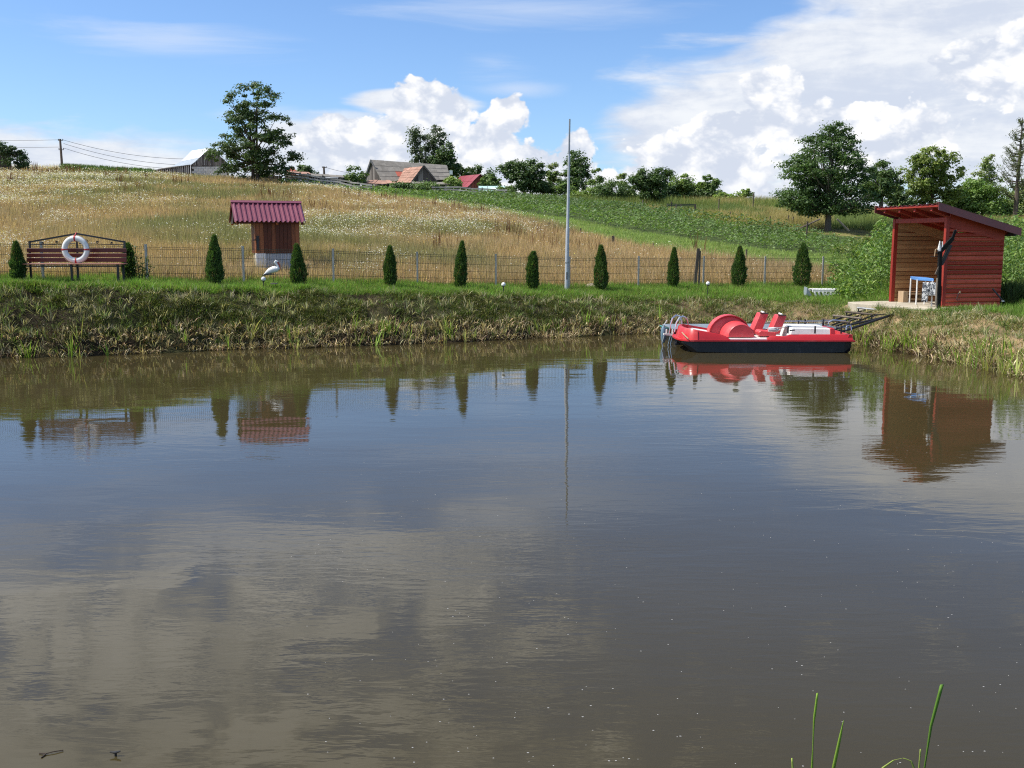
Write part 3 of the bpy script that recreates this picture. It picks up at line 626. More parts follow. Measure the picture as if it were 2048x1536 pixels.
# ------------------------------------------------------------------ the hut
hutA = on_z(1869, 613, 0.88); hutA = V3((10.96, 25.5, 0.88)); th = radians(10.6)
hut = empty('lakeside_hut', hutA, 'red board hut with an open side and a sloping maroon roof beside the pond', 'hut', rz=th)
LX, LY = 1.62, 2.33
def zroof(x): return 2.50 - 0.27 * (x + 0.35)          # underside of the roof sheets, local
nb = 17
def wall_boards(y0, x0, x1, mat_out, face, flipx=False, along='x', pitch=0.118, yspan=None):
    z = 0.0; i = 0
    while True:
        z1 = z + pitch * random.uniform(0.93, 1.07)
        mb = MB(); 
        def top(x): return min(z1, zroof(x) - 0.10)
        if along == 'x':
            xe = x1
            if z1 > zroof(x1) - 0.10:
                xe = min(x1, (2.50 - 0.10 - z) / 0.27 - 0.35 - 0.02)
            if xe <= x0 + 0.05: break
            d = 0.026; tilt = (0.014 if mat_out is M['hut_red'] else .003) * face
            ya, yb = y0, y0 + d * face
            pts0 = []
            for x_ in (x0, xe): 
                zt = max(top(x_), z + 0.004)
                hz_ = zt - z; rd = abs(tilt) > .01
                pts0.append([V3((x_, ya, z + .004)), V3((x_, ya + face * (.004 if rd else .024), z + .004)), V3((x_, ya + face * (.032 if rd else .026), z + hz_ * .26)), V3((x_, ya + face * (.034 if rd else .026), z + hz_ * .62)), V3((x_, ya + face * (.006 if rd else .024), zt - 0.010)), V3((x_, ya, zt - 0.010))])
            mb.prism(pts0[0], pts0[1])
        else:
            if z1 > zroof(x0) - 0.12: break
            d = 0.026
            pts0 = [[V3((x0, y_, z)), V3((x0 + d * face, y_, z)), V3((x0 + (d - 0.014) * face, y_, z1 - 0.006)), V3((x0, y_, z1 - 0.006))] for y_ in yspan]
            mb.prism(pts0[0], pts0[1])
        mb.build('wall_board', mat_out, hut)
        z = z1; i += 1
        if z > 2.5: break
wall_boards(0.0, 0.05, LX, M['hut_red'], -1)                   # near wall, facing the camera
wall_boards(LY - 0.03, 0.05, LX, M['hut_inner'], -1)            # far end wall, seen through the opening
wall_boards(0.0, LX, None, M['hut_red'], 1, along='y', yspan=(0.0, LY))
MB().box((LX / 2, LY + 0.01, 1.0), (LX, 0.02, 1.9)).build('back_panel', M['hut_red'], hut)
MB().box((LX / 2, 0.012, 0.94), (LX - .1, 0.012, 1.84)).build('inner_panel', M['hut_inner'], hut)
for p_, w_ in (((0.0, 0.0), 0.10), ((0.0, LY), 0.12)):
    MB().box((p_[0], p_[1], 1.13), (w_, 0.10, 2.26)).build('corner_post', M['hut_post'], hut, bevel=0.006)
MB().box((LX - 0.04, 0.03, 0.93), (0.08, 0.06, 1.86)).build('corner_post', M['hut_post'], hut)
MB().box((0.0, LY / 2, 2.20), (0.09, LY - 0.11, 0.12)).build('door_beam', M['hut_post'], hut, bevel=0.005)
# rafters (four tails show under the eave)
for y_ in (0.12, 0.86, 1.56, 2.28):
    a_, b_ = V3((-0.38, y_, zroof(-0.38) - 0.045)), V3((LX + 0.22, y_, zroof(LX + 0.22) - 0.045))
    MB().beam(a_, b_, 0.07, 0.085).build('rafter', M['hut_post'], hut)
# roof: timber deck then corrugated sheet
def sloped(name, x0, x1, y0, y1, dz0, dz1, mat):
    mb = MB(); pa = [V3((x0, y0, zroof(x0) + dz0)), V3((x0, y1, zroof(x0) + dz0)), V3((x0, y1, zroof(x0) + dz1)), V3((x0, y0, zroof(x0) + dz1))]
    pb = [V3((x1, y0, zroof(x1) + dz0)), V3((x1, y1, zroof(x1) + dz0)), V3((x1, y1, zroof(x1) + dz1)), V3((x1, y0, zroof(x1) + dz1))]
    mb.prism(pa, pb).build(name, mat, hut)
sloped('roof_deck', -0.42, LX + 0.24, -0.22, LY + 0.30, 0.0, 0.035, M['fascia_red'])
nr = 13; rings = []
y0_, y1_ = -0.24, LY + 0.34; prof = []
for i in range(nr):
    ya = y0_ + (y1_ - y0_) * i / nr; wv = (y1_ - y0_) / nr
    prof += [(ya, 0.0), (ya + wv * .18, 0.0), (ya + wv * .30, 0.028), (ya + wv * .62, 0.028), (ya + wv * .76, 0.0)]
prof += [(y1_, 0.0)]
for x_ in (-0.46, 0.5, 1.4, LX + 0.27):
    rings.append([V3((x_, yy_, zroof(x_) + 0.040 + zz_)) for yy_, zz_ in prof] + [V3((x_, yy_, zroof(x_) + 0.036 + zz_)) for yy_, zz_ in reversed(prof)])
MB().loft(rings).build('roof_sheet', M['maroon'], hut)
for ys_ in (-0.262, LY + 0.352):
    sloped('barge_board', -0.44, LX + 0.29, ys_ - 0.012, ys_ + 0.012, -0.09, 0.088, M['maroon'])
    sloped('ridge_cap', -0.445, LX + 0.292, ys_ - 0.016 if ys_ < 0 else ys_ - 0.10, ys_ + 0.10 if ys_ < 0 else ys_ + 0.016, 0.089, 0.098, M['maroon'])
MB().box((-0.435, LY / 2, zroof(-0.435) + 0.012), (0.02, LY + 0.50, 0.045)).build('fascia_board', M['hut_post'], hut)
gx = LX + 0.21
MB().tube([V3((gx, -0.15, zroof(gx) - .07)), V3((gx, LY + 0.3, zroof(gx) - .07))], 0.05, 8).build('gutter', M['black'], hut)
MB().box((0.7, 0.06, 2.02), (1.2, 0.05, 0.08)).build('inner_beam', M['hut_post'], hut)
for ya_, mt_ in ((-0.033, M['hut_red']), (LY - 0.066, M['hut_inner'])):
    MB().prism([V3((0.06, ya_, zroof(.06) - .38)), V3((LX, ya_, zroof(LX) - .30)), V3((LX, ya_, zroof(LX) - .004)), V3((0.06, ya_, zroof(.06) - .004))], [V3((0.06, ya_ + .03, zroof(.06) - .38)), V3((LX, ya_ + .03, zroof(LX) - .30)), V3((LX, ya_ + .03, zroof(LX) - .004)), V3((0.06, ya_ + .03, zroof(.06) - .004))]).build('gable_infill', mt_, hut)
# hook with keys on the near wall
hk = empty('hanging_hook', hutA + V3((0.40, -0.02, 0.26)), 'small rusty hook hanging low on the red hut wall', 'hook')
MB().tube([V3((0, -.01, .12)), V3((-.03, -.03, .08)), V3((-.05, -.03, 0.0)), V3((-.07, -.03, -.04)), V3((-.04, -.03, -.08)), V3((0, -.03, -.06)), V3((0.0, -.03, -.03))], 0.010, 6).build('hook', M['black'], hk)
MB().box((0.012, -0.03, 0.13), (0.03, 0.02, 0.05)).build('bracket', M['crate'], hk)
# concrete slab
mb = MB(); R_ = Matrix.Rotation(th, 3, 'Z')
def hl(x, y, z): return hutA + R_ @ V3((x, y, z))
sl_ = [(-1.40, 1.75), (-1.25, 2.45), (-0.3, 2.65), (1.95, 2.65), (1.95, -0.12), (0.30, -0.16), (-0.12, -0.75), (-0.42, -0.72), (-0.85, 0.5)]
mb.prism([hl(x, y, -0.35) for x, y in sl_], [hl(x, y, 0.0) for x, y in sl_])
slab = mb.build('concrete_slab', M['concrete'], bevel=0.01); tag(slab, 'pale concrete slab under and in front of the red hut', 'slab')
# long board at the far right corner of the hut
bp = at(1996, 588, 25.5); pr = empty('leaning_bar', bp, 'dark metal bar sticking out behind the right corner of the hut', 'bar')
MB().tube([V3((-.10, 0.1, .13)), V3((0.10, -0.05, -.16))], 0.022, 6).build('bar', M['black'], pr); MB().box((0.105, -0.055, -0.175), (0.06, 0.05, 0.03)).build('bar_end', M['white'], pr)
# blue table
L1, L2, L3 = on_z(1819, 605, 0.884), on_z(1832, 609, 0.884), on_z(1863, 612.5, 0.884)
L4 = L1 + (L3 - L2); tb = empty('blue_table', L2, 'blue topped table on white legs standing in the hut opening', 'table')
for q in (L1, L2, L3, L4):
    e = q - L2; MB().tube([V3((e.x, e.y, 0)), V3((e.x * 0.98, e.y * 0.98, 0.66))], 0.021, 8).build('leg', M['white'], tb, True)
cs = [q - L2 for q in (L1, L2, L3, L4)]; cm = sum(cs, V3()) / 4; ex = [(cm + (q - cm) * 1.06) for q in cs]
MB().prism([V3((q.x, q.y, 0.635)) for q in ex], [V3((q.x, q.y, 0.715)) for q in ex]).build('table_top', M['table_blue'], tb, bevel=0.01)
# cloth under the table edge
a_ = at(1843, 564, 26.0); b_ = at(1876, 565, 25.55); cl = MB(); n = 22; rows = []
for j in range(9):
    row = []
    for i in range(n + 1):
        s_ = i / n; p = a_.lerp(b_, s_) + V3((0.03 * sin(i * 1.9 + j * .2), -0.08 + 0.035 * sin(i * 1.4), 0)); L_ = 0.50 if i < 8 else 0.34
        p.z -= L_ * j / 8 * (1 + 0.05 * sin(i * 2.3)); row.append(p)
    rows.append(row)
cl.loft(rows, cap=False, closed=False); clo = cl.build('patterned_towel', M['cloth'], smooth=True); tag(clo, 'white and black patterned towel draped under the blue table', 'towel')
sol = clo.modifiers.new('thickness', 'SOLIDIFY'); sol.thickness = 0.008
# small wooden box behind the table
cr = on_z(1806, 604, 0.884); ct = empty('wooden_box', cr, 'low pale wooden box on the slab behind the blue table', 'box', rz=th)
MB().box((-0.01, 0.0, 0.15), (0.14, 0.26, 0.30)).build('end_board', M['crate'], ct); MB().box((0.50, 0.0, 0.14), (0.03, 0.26, 0.28)).build('end_board', M['crate'], ct)
for z_, y_ in ((0.23, -.11), (0.08, -.11), (0.24, .11)): MB().box((0.265, y_, z_), (0.42, 0.02, 0.05)).build('slat', M['crate'], ct)
MB().box((0.26, 0, 0.275), (0.44, 0.24, 0.02)).build('lid', M['brownwood'], ct)
M['stand'] = paint('stand_black', (0.010, 0.010, 0.010), 0.75, 0, 0.2, 5, spec=.15)
# black lifting stand
sb_ = on_z(1879, 618, 0.86); sb_ = V3((10.62, 25.0, 0.86)); st = empty('lifting_stand', sb_, 'black metal stand with a raised diagonal arm in the hut opening', 'stand')
def sp(px, py, Y=25.0): return at(px, py, Y) - sb_
MB().beam(sp(1877, 620), sp(1880, 505), 0.10, 0.07).build('mast', M['stand'], st)
MB().beam(sp(1876, 508), sp(1906, 476), 0.07, 0.09).beam(sp(1904, 480), sp(1911, 460), 0.045, 0.06).build('arm', M['stand'], st)
MB().box(sp(1911, 461), (0.04, 0.04, 0.03)).build('arm_tip', M['white'], st)
MB().beam(sp(1871, 549), sp(1897, 492), 0.035, 0.04).build('brace', M['postwood'], st)
MB().beam(sp(1883, 530), sp(1902, 490), 0.06, 0.06).build('brace', M['black'], st)
MB().lathe([(0.0, 0), (0.045, 0.01), (0.045, 0.07), (0.03, 0.09), (0.03, 0.16), (0.0, 0.17)], sp(1879, 503), 10).build('winch', M['grey_sheet'], st, True)
MB().tube([sp(1877, 500), sp(1879, 490), sp(1880, 482)], [0.035, 0.022, 0.014], 8).tube([sp(1882, 502), sp(1885, 492), sp(1885, 483)], [0.03, 0.02, 0.014], 8).build('winch_grip', M['white'], st, True)
MB().tube([sp(1876, 497), sp(1871, 499), sp(1869, 513)], 0.012, 6).build('crank', M['crate'], st, True)
MB().tube([sp(1861, 513), sp(1878, 513)], 0.009, 6).build('crank_bar', M['black'], st)
pb = V3((10.50, 25.05, 0.87)); brd = MB().beam(at(1871, 611, 24.9) , at(1874, 556, 25.0), 0.035, 0.03); bo = brd.build('upright_plank', M['postwood']); tag(bo, 'narrow brown plank leaning by the black stand', 'plank')

# ------------------------------------------------------------------ pedal boat
bo_ = V3((3.86, 22.95, 0.0)); boat = empty('pedal_boat', bo_, 'red and white pedal boat with black hulls moored at the grey dock', 'pedal boat', rz=radians(-1.0))
BL = 4.02
def pontoon(y0, y1):
    rg = []
    for x_, zb, zt, ins in ((0.10, 0.20, 0.264, 0.16), (0.30, 0.02, 0.264, 0.06), (0.42, -0.08, 0.264, 0.02), (1.4, -0.10, 0.264, 0.0), (3.0, -0.10, 0.264, 0.0), (3.80, -0.08, 0.264, 0.02), (3.96, 0.05, 0.264, 0.05)):
        rg.append([V3((x_, y0 + ins + .05, zb)), V3((x_, y1 - ins - .05, zb)), V3((x_, y1 - ins, zb + .10 if zb < .2 else zb + .02)), V3((x_, y1 - ins, zt)), V3((x_, y0 + ins, zt)), V3((x_, y0 + ins, zb + .10 if zb < .2 else zb + .02))])
    MB().loft(rg).build('hull', M['hull'], boat)
pontoon(0.02, 0.56); pontoon(1.04, 1.58)
MB().box((2.1, 0.80, 0.21), (3.3, 0.50, 0.09)).build('centre_hull', M['hull'], boat)
BW = 1.64
def outline(n=14, inset=0.0):
    pts = [(BL - inset, -0.02 + inset), (BL - inset, BW - inset)]
    for k in range(n + 1):
        a_ = pi / 2 + pi * k / n; cx_ = 0.34; rx = 0.36 - inset; ry = (BW + .02) / 2 - inset
        pts.append((cx_ + rx * cos(a_) * (1.0), BW / 2 - 0.01 + ry * (abs(sin(a_)) ** 0.7) * (1 if sin(a_) >= 0 else -1)))
    return pts
ol = outline(); MB().prism([V3((x, y, 0.318)) for x, y in ol], [V3((x, y, 0.352)) for x, y in ol]).build('deck_flange', M['boat_red'], boat)
ol2 = outline(inset=0.10); MB().prism([V3((x, y, 0.353)) for x, y in ol2], [V3((x, y, 0.372)) for x, y in ol2]).build('deck', M['boat_white'], boat)
def hprof(x):  # height of the red coaming above the water
    return float(np.interp(x, [0.0, 0.25, 0.45, 0.95, 1.10, 1.16, 1.95, 2.05, 2.10, 2.45, 2.55, 4.0], [0.60, 0.60, 0.57, 0.48, 0.43, 0.375, 0.375, 0.40, 0.43, 0.44, 0.475, 0.48]))
def coam(side_pts, name='coaming', mat='boat_red', flare=0.05, th_=0.07):
    rg = []
    for (x, y), (nx_, ny_) in side_pts:
        h = hprof(x); fl = flare * (h - 0.35) / 0.2
        rg.append([V3((x, y, 0.352)), V3((x + nx_ * fl, y + ny_ * fl, h - .02)), V3((x + nx_ * (fl + .02), y + ny_ * (fl + .02), h)), V3((x + nx_ * (fl + th_), y + ny_ * (fl + th_), h)), V3((x + nx_ * (fl + th_ + .03), y + ny_ * (fl + th_ + .03), 0.372))])
    MB().loft(rg).build(name, M[mat], boat, smooth=True)
near = [((x, 0.0), (0, 1)) for x in np.linspace(0.42, 1.155, 9)]
bowp = []
for k in range(17):
    a_ = pi / 2 + pi * k / 16; x = 0.42 + 0.36 * cos(a_); y = BW / 2 - 0.01 + (BW / 2 + 0.005) * (abs(sin(a_)) ** 0.7) * (1 if sin(a_) >= 0 else -1)
    bowp.append(((x, y), (-cos(a_), -sin(a_))))
coam(list(reversed(near)) [::-1][::-1], 'coaming'); coam(bowp, 'bow_coaming'); coam([((x, BW - .01), (0, -1)) for x in np.linspace(0.42, 1.155, 6)], 'coaming')
coam([((x, 0.0), (0, 1)) for x in (2.02, 2.1, 2.3, 2.45, 2.56, 3.0, 3.5, 3.97)], 'coaming', flare=0.06, th_=0.10); coam([((x, BW - .01), (0, -1)) for x in (2.02, 2.1, 2.3, 2.45, 2.56, 3.0, 3.5, 3.97)], 'coaming', flare=0.06, th_=0.10)
coam([((3.985, y), (-1, 0)) for y in np.linspace(0.02, BW - .04, 6)], 'stern_coaming')
MB().prism([V3((x, y, 0.42)) for x, y in [(0.16, .5), (0.22, 1.2), (0.5, 1.42), (1.0, 1.42), (1.0, .24), (0.5, .24)]], [V3((x, y, 0.52 if x < .6 else .44)) for x, y in [(0.18, .5), (0.24, 1.2), (0.5, 1.38), (0.98, 1.38), (0.98, .26), (0.5, .26)]]).build('bow_deck', M['boat_white'], boat, bevel=0.02)
# wheel housing: stepped half drums
def drum(rings_, name, mat):
    rg = []
    for y, cx_, r, z0 in rings_:
        rg.append([V3((cx_ - r, y, z0))] + [V3((cx_ - r * cos(pi * k / 20), y, z0 + r * (0.98 if r > .3 else 1) * sin(pi * k / 20) + 0.0)) for k in range(1, 20)] + [V3((cx_ + r, y, z0))])
    MB().loft(rg).build(name, M[mat], boat, smooth=True)
cz = 0.395
drum([(0.64, 1.27, 0.42, cz), (0.66, 1.27, 0.47, cz), (0.72, 1.27, 0.495, cz), (0.96, 1.27, 0.495, cz), (1.02, 1.26, 0.45, cz), (1.03, 1.26, 0.3, cz)], 'wheel_cover', 'boat_pink')
drum([(0.24, 1.46, 0.29, cz), (0.265, 1.46, 0.315, cz), (0.64, 1.39, 0.37, cz)], 'near_wheel_arch', 'boat_pink')
drum([(1.0, 1.44, 0.33, cz), (1.30, 1.46, 0.32, cz), (1.38, 1.48, 0.27, cz), (1.40, 1.50, 0.15, cz)], 'far_wheel_arch', 'boat_pink')
rg = []
for k in range(21):
    a_ = pi * k / 20; x0_, z0_ = 1.27 - 0.47 * cos(a_), cz + 0.462 * sin(a_); nx_, nz_ = -cos(a_), sin(a_)
    rg.append([V3((x0_, .60, z0_ - .0)), V3((x0_ + nx_ * .022, .60, z0_ + nz_ * .022)), V3((x0_ + nx_ * .022, .66, z0_ + nz_ * .022)), V3((x0_, .66, z0_))])
MB().loft(rg).build('cover_rim', M['boat_red'], boat, smooth=True)
MB().box((1.6, 0.13, 0.365), (0.95, 0.20, 0.03)).build('side_step', M['boat_white'], boat)
for (sx, sy) in ((2.20, 0.42), (1.92, 1.02)):
    s_ = MB().prism([V3((sx - .28, sy, .40)), V3((sx + .12, sy, .40)), V3((sx + .12, sy, .50)), V3((sx - .24, sy, .54)), V3((sx - .30, sy, .50))], [V3((sx - .28, sy + .42, .40)), V3((sx + .12, sy + .42, .40)), V3((sx + .12, sy + .42, .50)), V3((sx - .24, sy + .42, .54)), V3((sx - .30, sy + .42, .50))])
    so_ = s_.build('seat', M['boat_pink'], boat, bevel=0.02)
    s_ = MB().prism([V3((sx - .03, sy + .01, .46)), V3((sx + .20, sy + .01, .46)), V3((sx + .36, sy + .03, .87)), V3((sx + .15, sy + .03, .90))], [V3((sx - .03, sy + .41, .46)), V3((sx + .20, sy + .41, .46)), V3((sx + .36, sy + .39, .87)), V3((sx + .15, sy + .39, .90))])
    s_.build('seat_back', M['boat_pink'], boat, bevel=0.02)
    MB().tube([V3((sx + .25, sy + .05, .905)), V3((sx + .26, sy + .37, .91))], 0.022, 8).build('head_bar', M['white'], boat)
    MB().tube([V3((sx + .15, sy + .02, .90)), V3((sx + .34, sy + .02, .885))], 0.016, 6).build('head_bar', M['black'], boat)
MB().prism([V3((2.55, .16, .37)), V3((3.60, .16, .37)), V3((3.60, 1.46, .37)), V3((2.55, 1.46, .37))], [V3((2.62, .22, .62)), V3((3.54, .22, .60)), V3((3.54, 1.40, .60)), V3((2.62, 1.40, .62))]).build('rear_deck', M['boat_white'], boat, bevel=0.02)
MB().prism([V3((3.50, .16, .37)), V3((3.64, .16, .37)), V3((3.64, .9, .37)), V3((3.50, .9, .37))], [V3((3.50, .20, .61)), V3((3.60, .20, .61)), V3((3.60, .86, .61)), V3((3.50, .86, .61))]).build('rear_box_end', M['boat_red'], boat, bevel=0.01)
MB().lathe([(0, -.12), (.05, -.11), (.06, 0), (.05, .10), (.02, .13), (.018, .17), (0, .17)], (0, 0, 0), 12).build('float_bottle', M['boat_white'], boat, True, loc=(2.18, .16, .58), rot=(0, radians(90), 0))
for yy_ in (0.08, BW - 0.10):
    MB().tube([V3((2.0, yy_ + .06, .60)), V3((2.5, yy_, .655)), V3((3.9, yy_, .645))], 0.010, 6).build('rail', M['steel'], boat)
    for x_ in (2.50, 3.12, 3.72): MB().tube([V3((x_, yy_, .50)), V3((x_, yy_, .67))], 0.020, 6).build('rail_post', M['black'], boat)
    for x_ in (2.56, 3.78): MB().beam(V3((x_ - .03, yy_ - .03, .57)), V3((x_ + .09, yy_ - .03, .58)), .02, .025).build('row_lock', M['black'], boat)
MB().tube([V3((3.86, .2, .54)), V3((3.88, .22, .66)), V3((3.98, .24, .68)), V3((4.0, .22, .56))], 0.015, 6).build('stern_cleat', M['steel'], boat, True)
MB().tube([V3((0.10, .30, .50)), V3((0.14, .10, .44)), V3((0.20, -.02, .38))], 0.014, 6).build('mooring_rope', M['crate'], boat, True)

for ch in boat.children:
    if not ch.name.startswith(('hull', 'centre_hull')): ch.location.z -= 0.055
# ------------------------------------------------------------------ dock with swim ladder
dk = V3((3.95, 24.7, 0.0)); dock = empty('floating_dock', dk, 'grey floating dock with black sides behind the pedal boat', 'dock', rz=radians(2.0))
for i in range(9):
    MB().box((0.27 + i * 0.47, 0.72, 0.385), (0.462, 1.42, 0.03)).build('deck_panel', M['dock'], dock, bevel=0.004)
for i in range(4): MB().box((0.6 + i * 1.04, 0.72, 0.13), (0.98, 1.36, 0.46)).build('float_block', M['hull'], dock, bevel=0.03)
MB().box((2.15, -0.0, 0.30), (4.28, 0.04, 0.12)).build('side_beam', M['hull'], dock)
MB().tube([V3((0.0, .05, .41)), V3((-0.12, 0.05, 0.41)), V3((-0.12, 0.9, 0.40))], 0.02, 6).build('edge_pipe', paint('teal', (0.05, 0.25, 0.22), 0.5), dock)
ld = MB()
def lpt(px, py, Y=24.45): 
    q = at(px, py, Y) - dk; return Matrix.Rotation(radians(-2.0), 3, 'Z') @ q
lad = MB().tube([lpt(1338, 667), lpt(1341, 648), lpt(1345, 636), lpt(1352, 630.5, 24.6), lpt(1359, 632, 24.75), lpt(1363, 640, 24.9), lpt(1364, 653, 24.9)], 0.020, 8).build('ladder', M['steel'], dock, True)
def sub(o_): o_.parent = lad; return o_
sub(MB().tube([lpt(1349, 664, 24.1), lpt(1353, 645, 24.1), lpt(1359, 635, 24.15), lpt(1366, 632.5, 24.3), lpt(1373, 636, 24.45), lpt(1376, 647, 24.55), lpt(1377, 656, 24.6)], 0.020, 8).build('handrail', M['steel'], None, True))
for (a_, b_) in (((1329, 669), (1324, 686)), ((1341, 671), (1336, 690)), ((1347, 664), (1341, 688))):
    sub(MB().tube([lpt(*a_, 24.2), lpt(*b_, 24.2), lpt(b_[0] + 5, b_[1] + 20, 24.2), lpt(b_[0] + 8, b_[1] + 28, 24.2)], 0.017, 8).build('ladder_leg', M['steel'], None, True))
for (a_, b_) in (((1327, 668), (1345, 670)), ((1328, 702.5), (1342, 706))):
    sub(MB().beam(lpt(*a_, 24.2), lpt(*b_, 24.2), 0.10, 0.04).build('ladder_step', M['boat_white'], None))
sub(MB().lathe([(0, 0), (.02, 0), (.02, .09), (0, .10)], lpt(1333, 666, 24.2), 8).lathe([(0, 0), (.02, 0), (.02, .09), (0, .10)], lpt(1345, 667, 24.2), 8).build('step_knob', M['boat_white'], None))
fe = empty('mooring_fender', at(1327, 667, 24.7), 'blue grey fender hanging at the left end of the dock', 'fender')
MB().lathe([(0, -.24), (.04, -.22), (.065, -.12), (.07, 0), (.065, .12), (.03, .18), (0.012, .22), (0, .22)], (0, 0, 0), 12).build('body', M['fender'], fe, True)
MB().tube([V3((0, 0, .2)), V3((.10, .1, .33))], 0.008, 5).build('rope', M['boat_white'], fe)
for i, (px_, py_) in enumerate(((1604, 655), (1641, 650))):
    MB().tube([V3(((px_ - 1330) / 2000 * 25.2, 0.35, .40)), V3(((px_ - 1330) / 2000 * 25.2, 0.35, .60))], 0.022, 6).build('bollard', M['black'], dock)
MB().tube([V3((2.6, .35, .56)), V3((4.1, .35, .56))], 0.009, 6).build('guard_rail', M['steel'], dock)
MB().tube([V3((4.0, .25, .40)), V3((4.02, .25, .54)), V3((4.12, .25, .585)), V3((4.45, .25, .55)), V3((4.52, .25, .45)), V3((4.52, .25, .38))], 0.020, 8).build('grab_handle', M['steel'], dock, True)
MB().tube([V3((.95, .18, .40)), V3((.98, .14, .44)), V3((1.05, .16, .43)), V3((1.02, .2, .40))], 0.018, 6).build('cleat', M['crate'], dock)

# ------------------------------------------------------------------ gangway frame up the bank
gw0 = at(1700, 655, 24.9); gw = empty('gangway_frame', gw0, 'black steel gangway frame lying up the bank from dock to slab', 'gangway')
def gp(px, py, Y): return at(px, py, Y) - gw0
MB().tube([gp(1672, 668, 23.9), gp(1700, 658, 24.1), gp(1800, 624, 24.9)], 0.032, 8).build('side_rail', M['black'], gw)
MB().tube([gp(1673, 656, 24.4), gp(1752, 638, 24.7), gp(1796, 628, 24.9)], 0.024, 8).build('side_rail', M['black'], gw)
MB().tube([gp(1652, 646, 25.4), gp(1730, 620, 26.6)], 0.026, 8).build('side_rail', M['black'], gw)
MB().tube([gp(1664, 650, 25.2), gp(1745, 622, 26.2)], 0.022, 8).build('side_rail', M['black'], gw)
MB().tube([gp(1686, 655, 24.8), gp(1760, 625, 25.8)], 0.022, 8).build('side_rail', M['black'], gw)
MB().beam(gp(1672, 652, 24.8), gp(1722, 634, 25.5), 0.05, 0.03).build('side_rail', M['black'], gw)
for a_, b_, Ya, Yb in (((1643, 639), (1700, 645), 25.5, 24.9), ((1666, 631), (1723, 637), 25.9, 25.2), ((1691, 623.5), (1746, 629), 26.2, 25.5), ((1715, 615.5), (1768, 621), 26.5, 25.8)):
    rg_ = MB().tube([gp(*a_, Ya), gp(*b_, Yb)], 0.026, 8).build('cross_bar', M['galv'] if a_[0] > 1700 else M['postwood'], gw)
    MB().tube([gp(a_[0] + 2, a_[1], Ya), gp(a_[0] + 2, a_[1] + 9, Ya)], 0.016, 6).tube([gp(b_[0] - 3, b_[1], Yb), gp(b_[0] - 3, b_[1] + 12, Yb)], 0.016, 6).build('strut', M['black'], gw)
MB().tube([gp(1745, 634, 24.9), gp(1752, 630, 25.0), gp(1790, 626, 25.1)], 0.014, 6).build('cable', M['black'], gw, True)
MB().tube([gp(1790, 627, 24.85), gp(1797, 623, 24.9), gp(1804, 624, 24.9)], [0.045, 0.07, 0.04], 8).build('hinge_end', M['black'], gw)

# ------------------------------------------------------------------ bench and life ring
bY = 24.9; bl = at(151, 563, bY); bl.z = gz(bl.x, bl.y) - 0.02
bench = empty('park_bench', bl, 'long dark red slatted bench with a black metal frame and peaked back', 'bench', rz=radians(1.0))
HB = 1.20; bz = at(151, 563, bY).z - bl.z
for z_, hh_ in ((0.765, .105), (0.645, .095), (0.53, .105)):
    yo = 0.16 - (z_ - .5) * -0.12
    MB().box((0, yo, z_ + bz), (2 * HB + .06, .028, hh_)).build('back_slat', M['bench_red'], bench, bevel=0.004)
for i, y_ in enumerate((-0.26, -0.14, -0.02, 0.09)):
    MB().box((0.02, y_, 0.435 + bz), (2 * HB + .08, .105, .028)).build('seat_slat', M['bench_seat'], bench, bevel=0.004)
MB().beam(V3((-HB, -.20, .38 + bz)), V3((HB, -.20, .38 + bz)), .03, .03).build('seat_bar', M['black'], bench); MB().beam(V3((-HB, .08, .38 + bz)), V3((HB, .08, .38 + bz)), .03, .03).build('seat_bar', M['black'], bench)
for x_ in (-HB + .06, .02, HB - .05):
    for y_ in (-.24, .13): MB().beam(V3((x_, y_, -.05)), V3((x_, y_, .42 + bz)), .05 if x_ > -1 else .04, .04).build('leg', M['black'], bench)
for x_ in (-HB + .03, HB - .03): MB().beam(V3((x_, .20, .40 + bz)), V3((x_, .24, 1.0 + bz)), .045, .04).build('back_post', M['black'], bench)
MB().beam(V3((0, .20, .40 + bz)), V3((0, .24, 1.18 + bz)), .035, .035).build('back_post', M['black'], bench)
for s_ in (-1, 1):
    MB().beam(V3((s_ * (HB - .03), .24, .97 + bz)), V3((0, .24, 1.175 + bz)), .028, .04).build('top_bar', M['black'], bench)
    MB().tube([V3((s_ * (HB - .05), .24, .90 + bz)), V3((s_ * .05, .24, .93 + bz))], .012, 6).build('lower_bar', M['black'], bench)
    for cx_, r_ in ((.22, .055), (.50, .035), (.85, .028)):
        pts_ = [V3((s_ * cx_ + s_ * (r_ * (1 - k / 22)) * cos(k * .55), .24, 0.99 + bz - cx_ * .06 + (r_ * (1 - k / 22)) * sin(k * .55))) for k in range(18)]
        MB().tube(pts_, .009, 5).build('scroll', M['black'], bench)
lr = empty('life_ring', at(151.5, 499, bY - .06), 'white life ring with four red bands hung on the bench back', 'life ring')
def torus(R, r, a0=0, a1=2 * pi, n=40, c=(0, 0, 0)):
    mb = MB(); closed = abs(a1 - a0 - 2 * pi) < 1e-3; rg = []
    for k in range(n + 1):
        a_ = a0 + (a1 - a0) * k / n; rg.append([V3((cos(a_) * (R + r * cos(q)), r * 0.8 * sin(q), sin(a_) * (R + r * cos(q)))) for q in np.linspace(0, 2 * pi, 15)[:-1]])
    return mb.loft(rg, cap=not closed)
torus(0.272, 0.070).build('ring', M['white'], lr, True)
for k in range(4): torus(0.272, 0.075, k * pi / 2 - .07, k * pi / 2 + .07, 4).build('band', M['boat_red'], lr, True)
rp = [V3((.352 * cos(a_), -.02, .352 * sin(a_))) for a_ in np.linspace(0, 2 * pi, 33)]
MB().tube(rp, .006, 5).build('grab_line', M['crate'], lr)
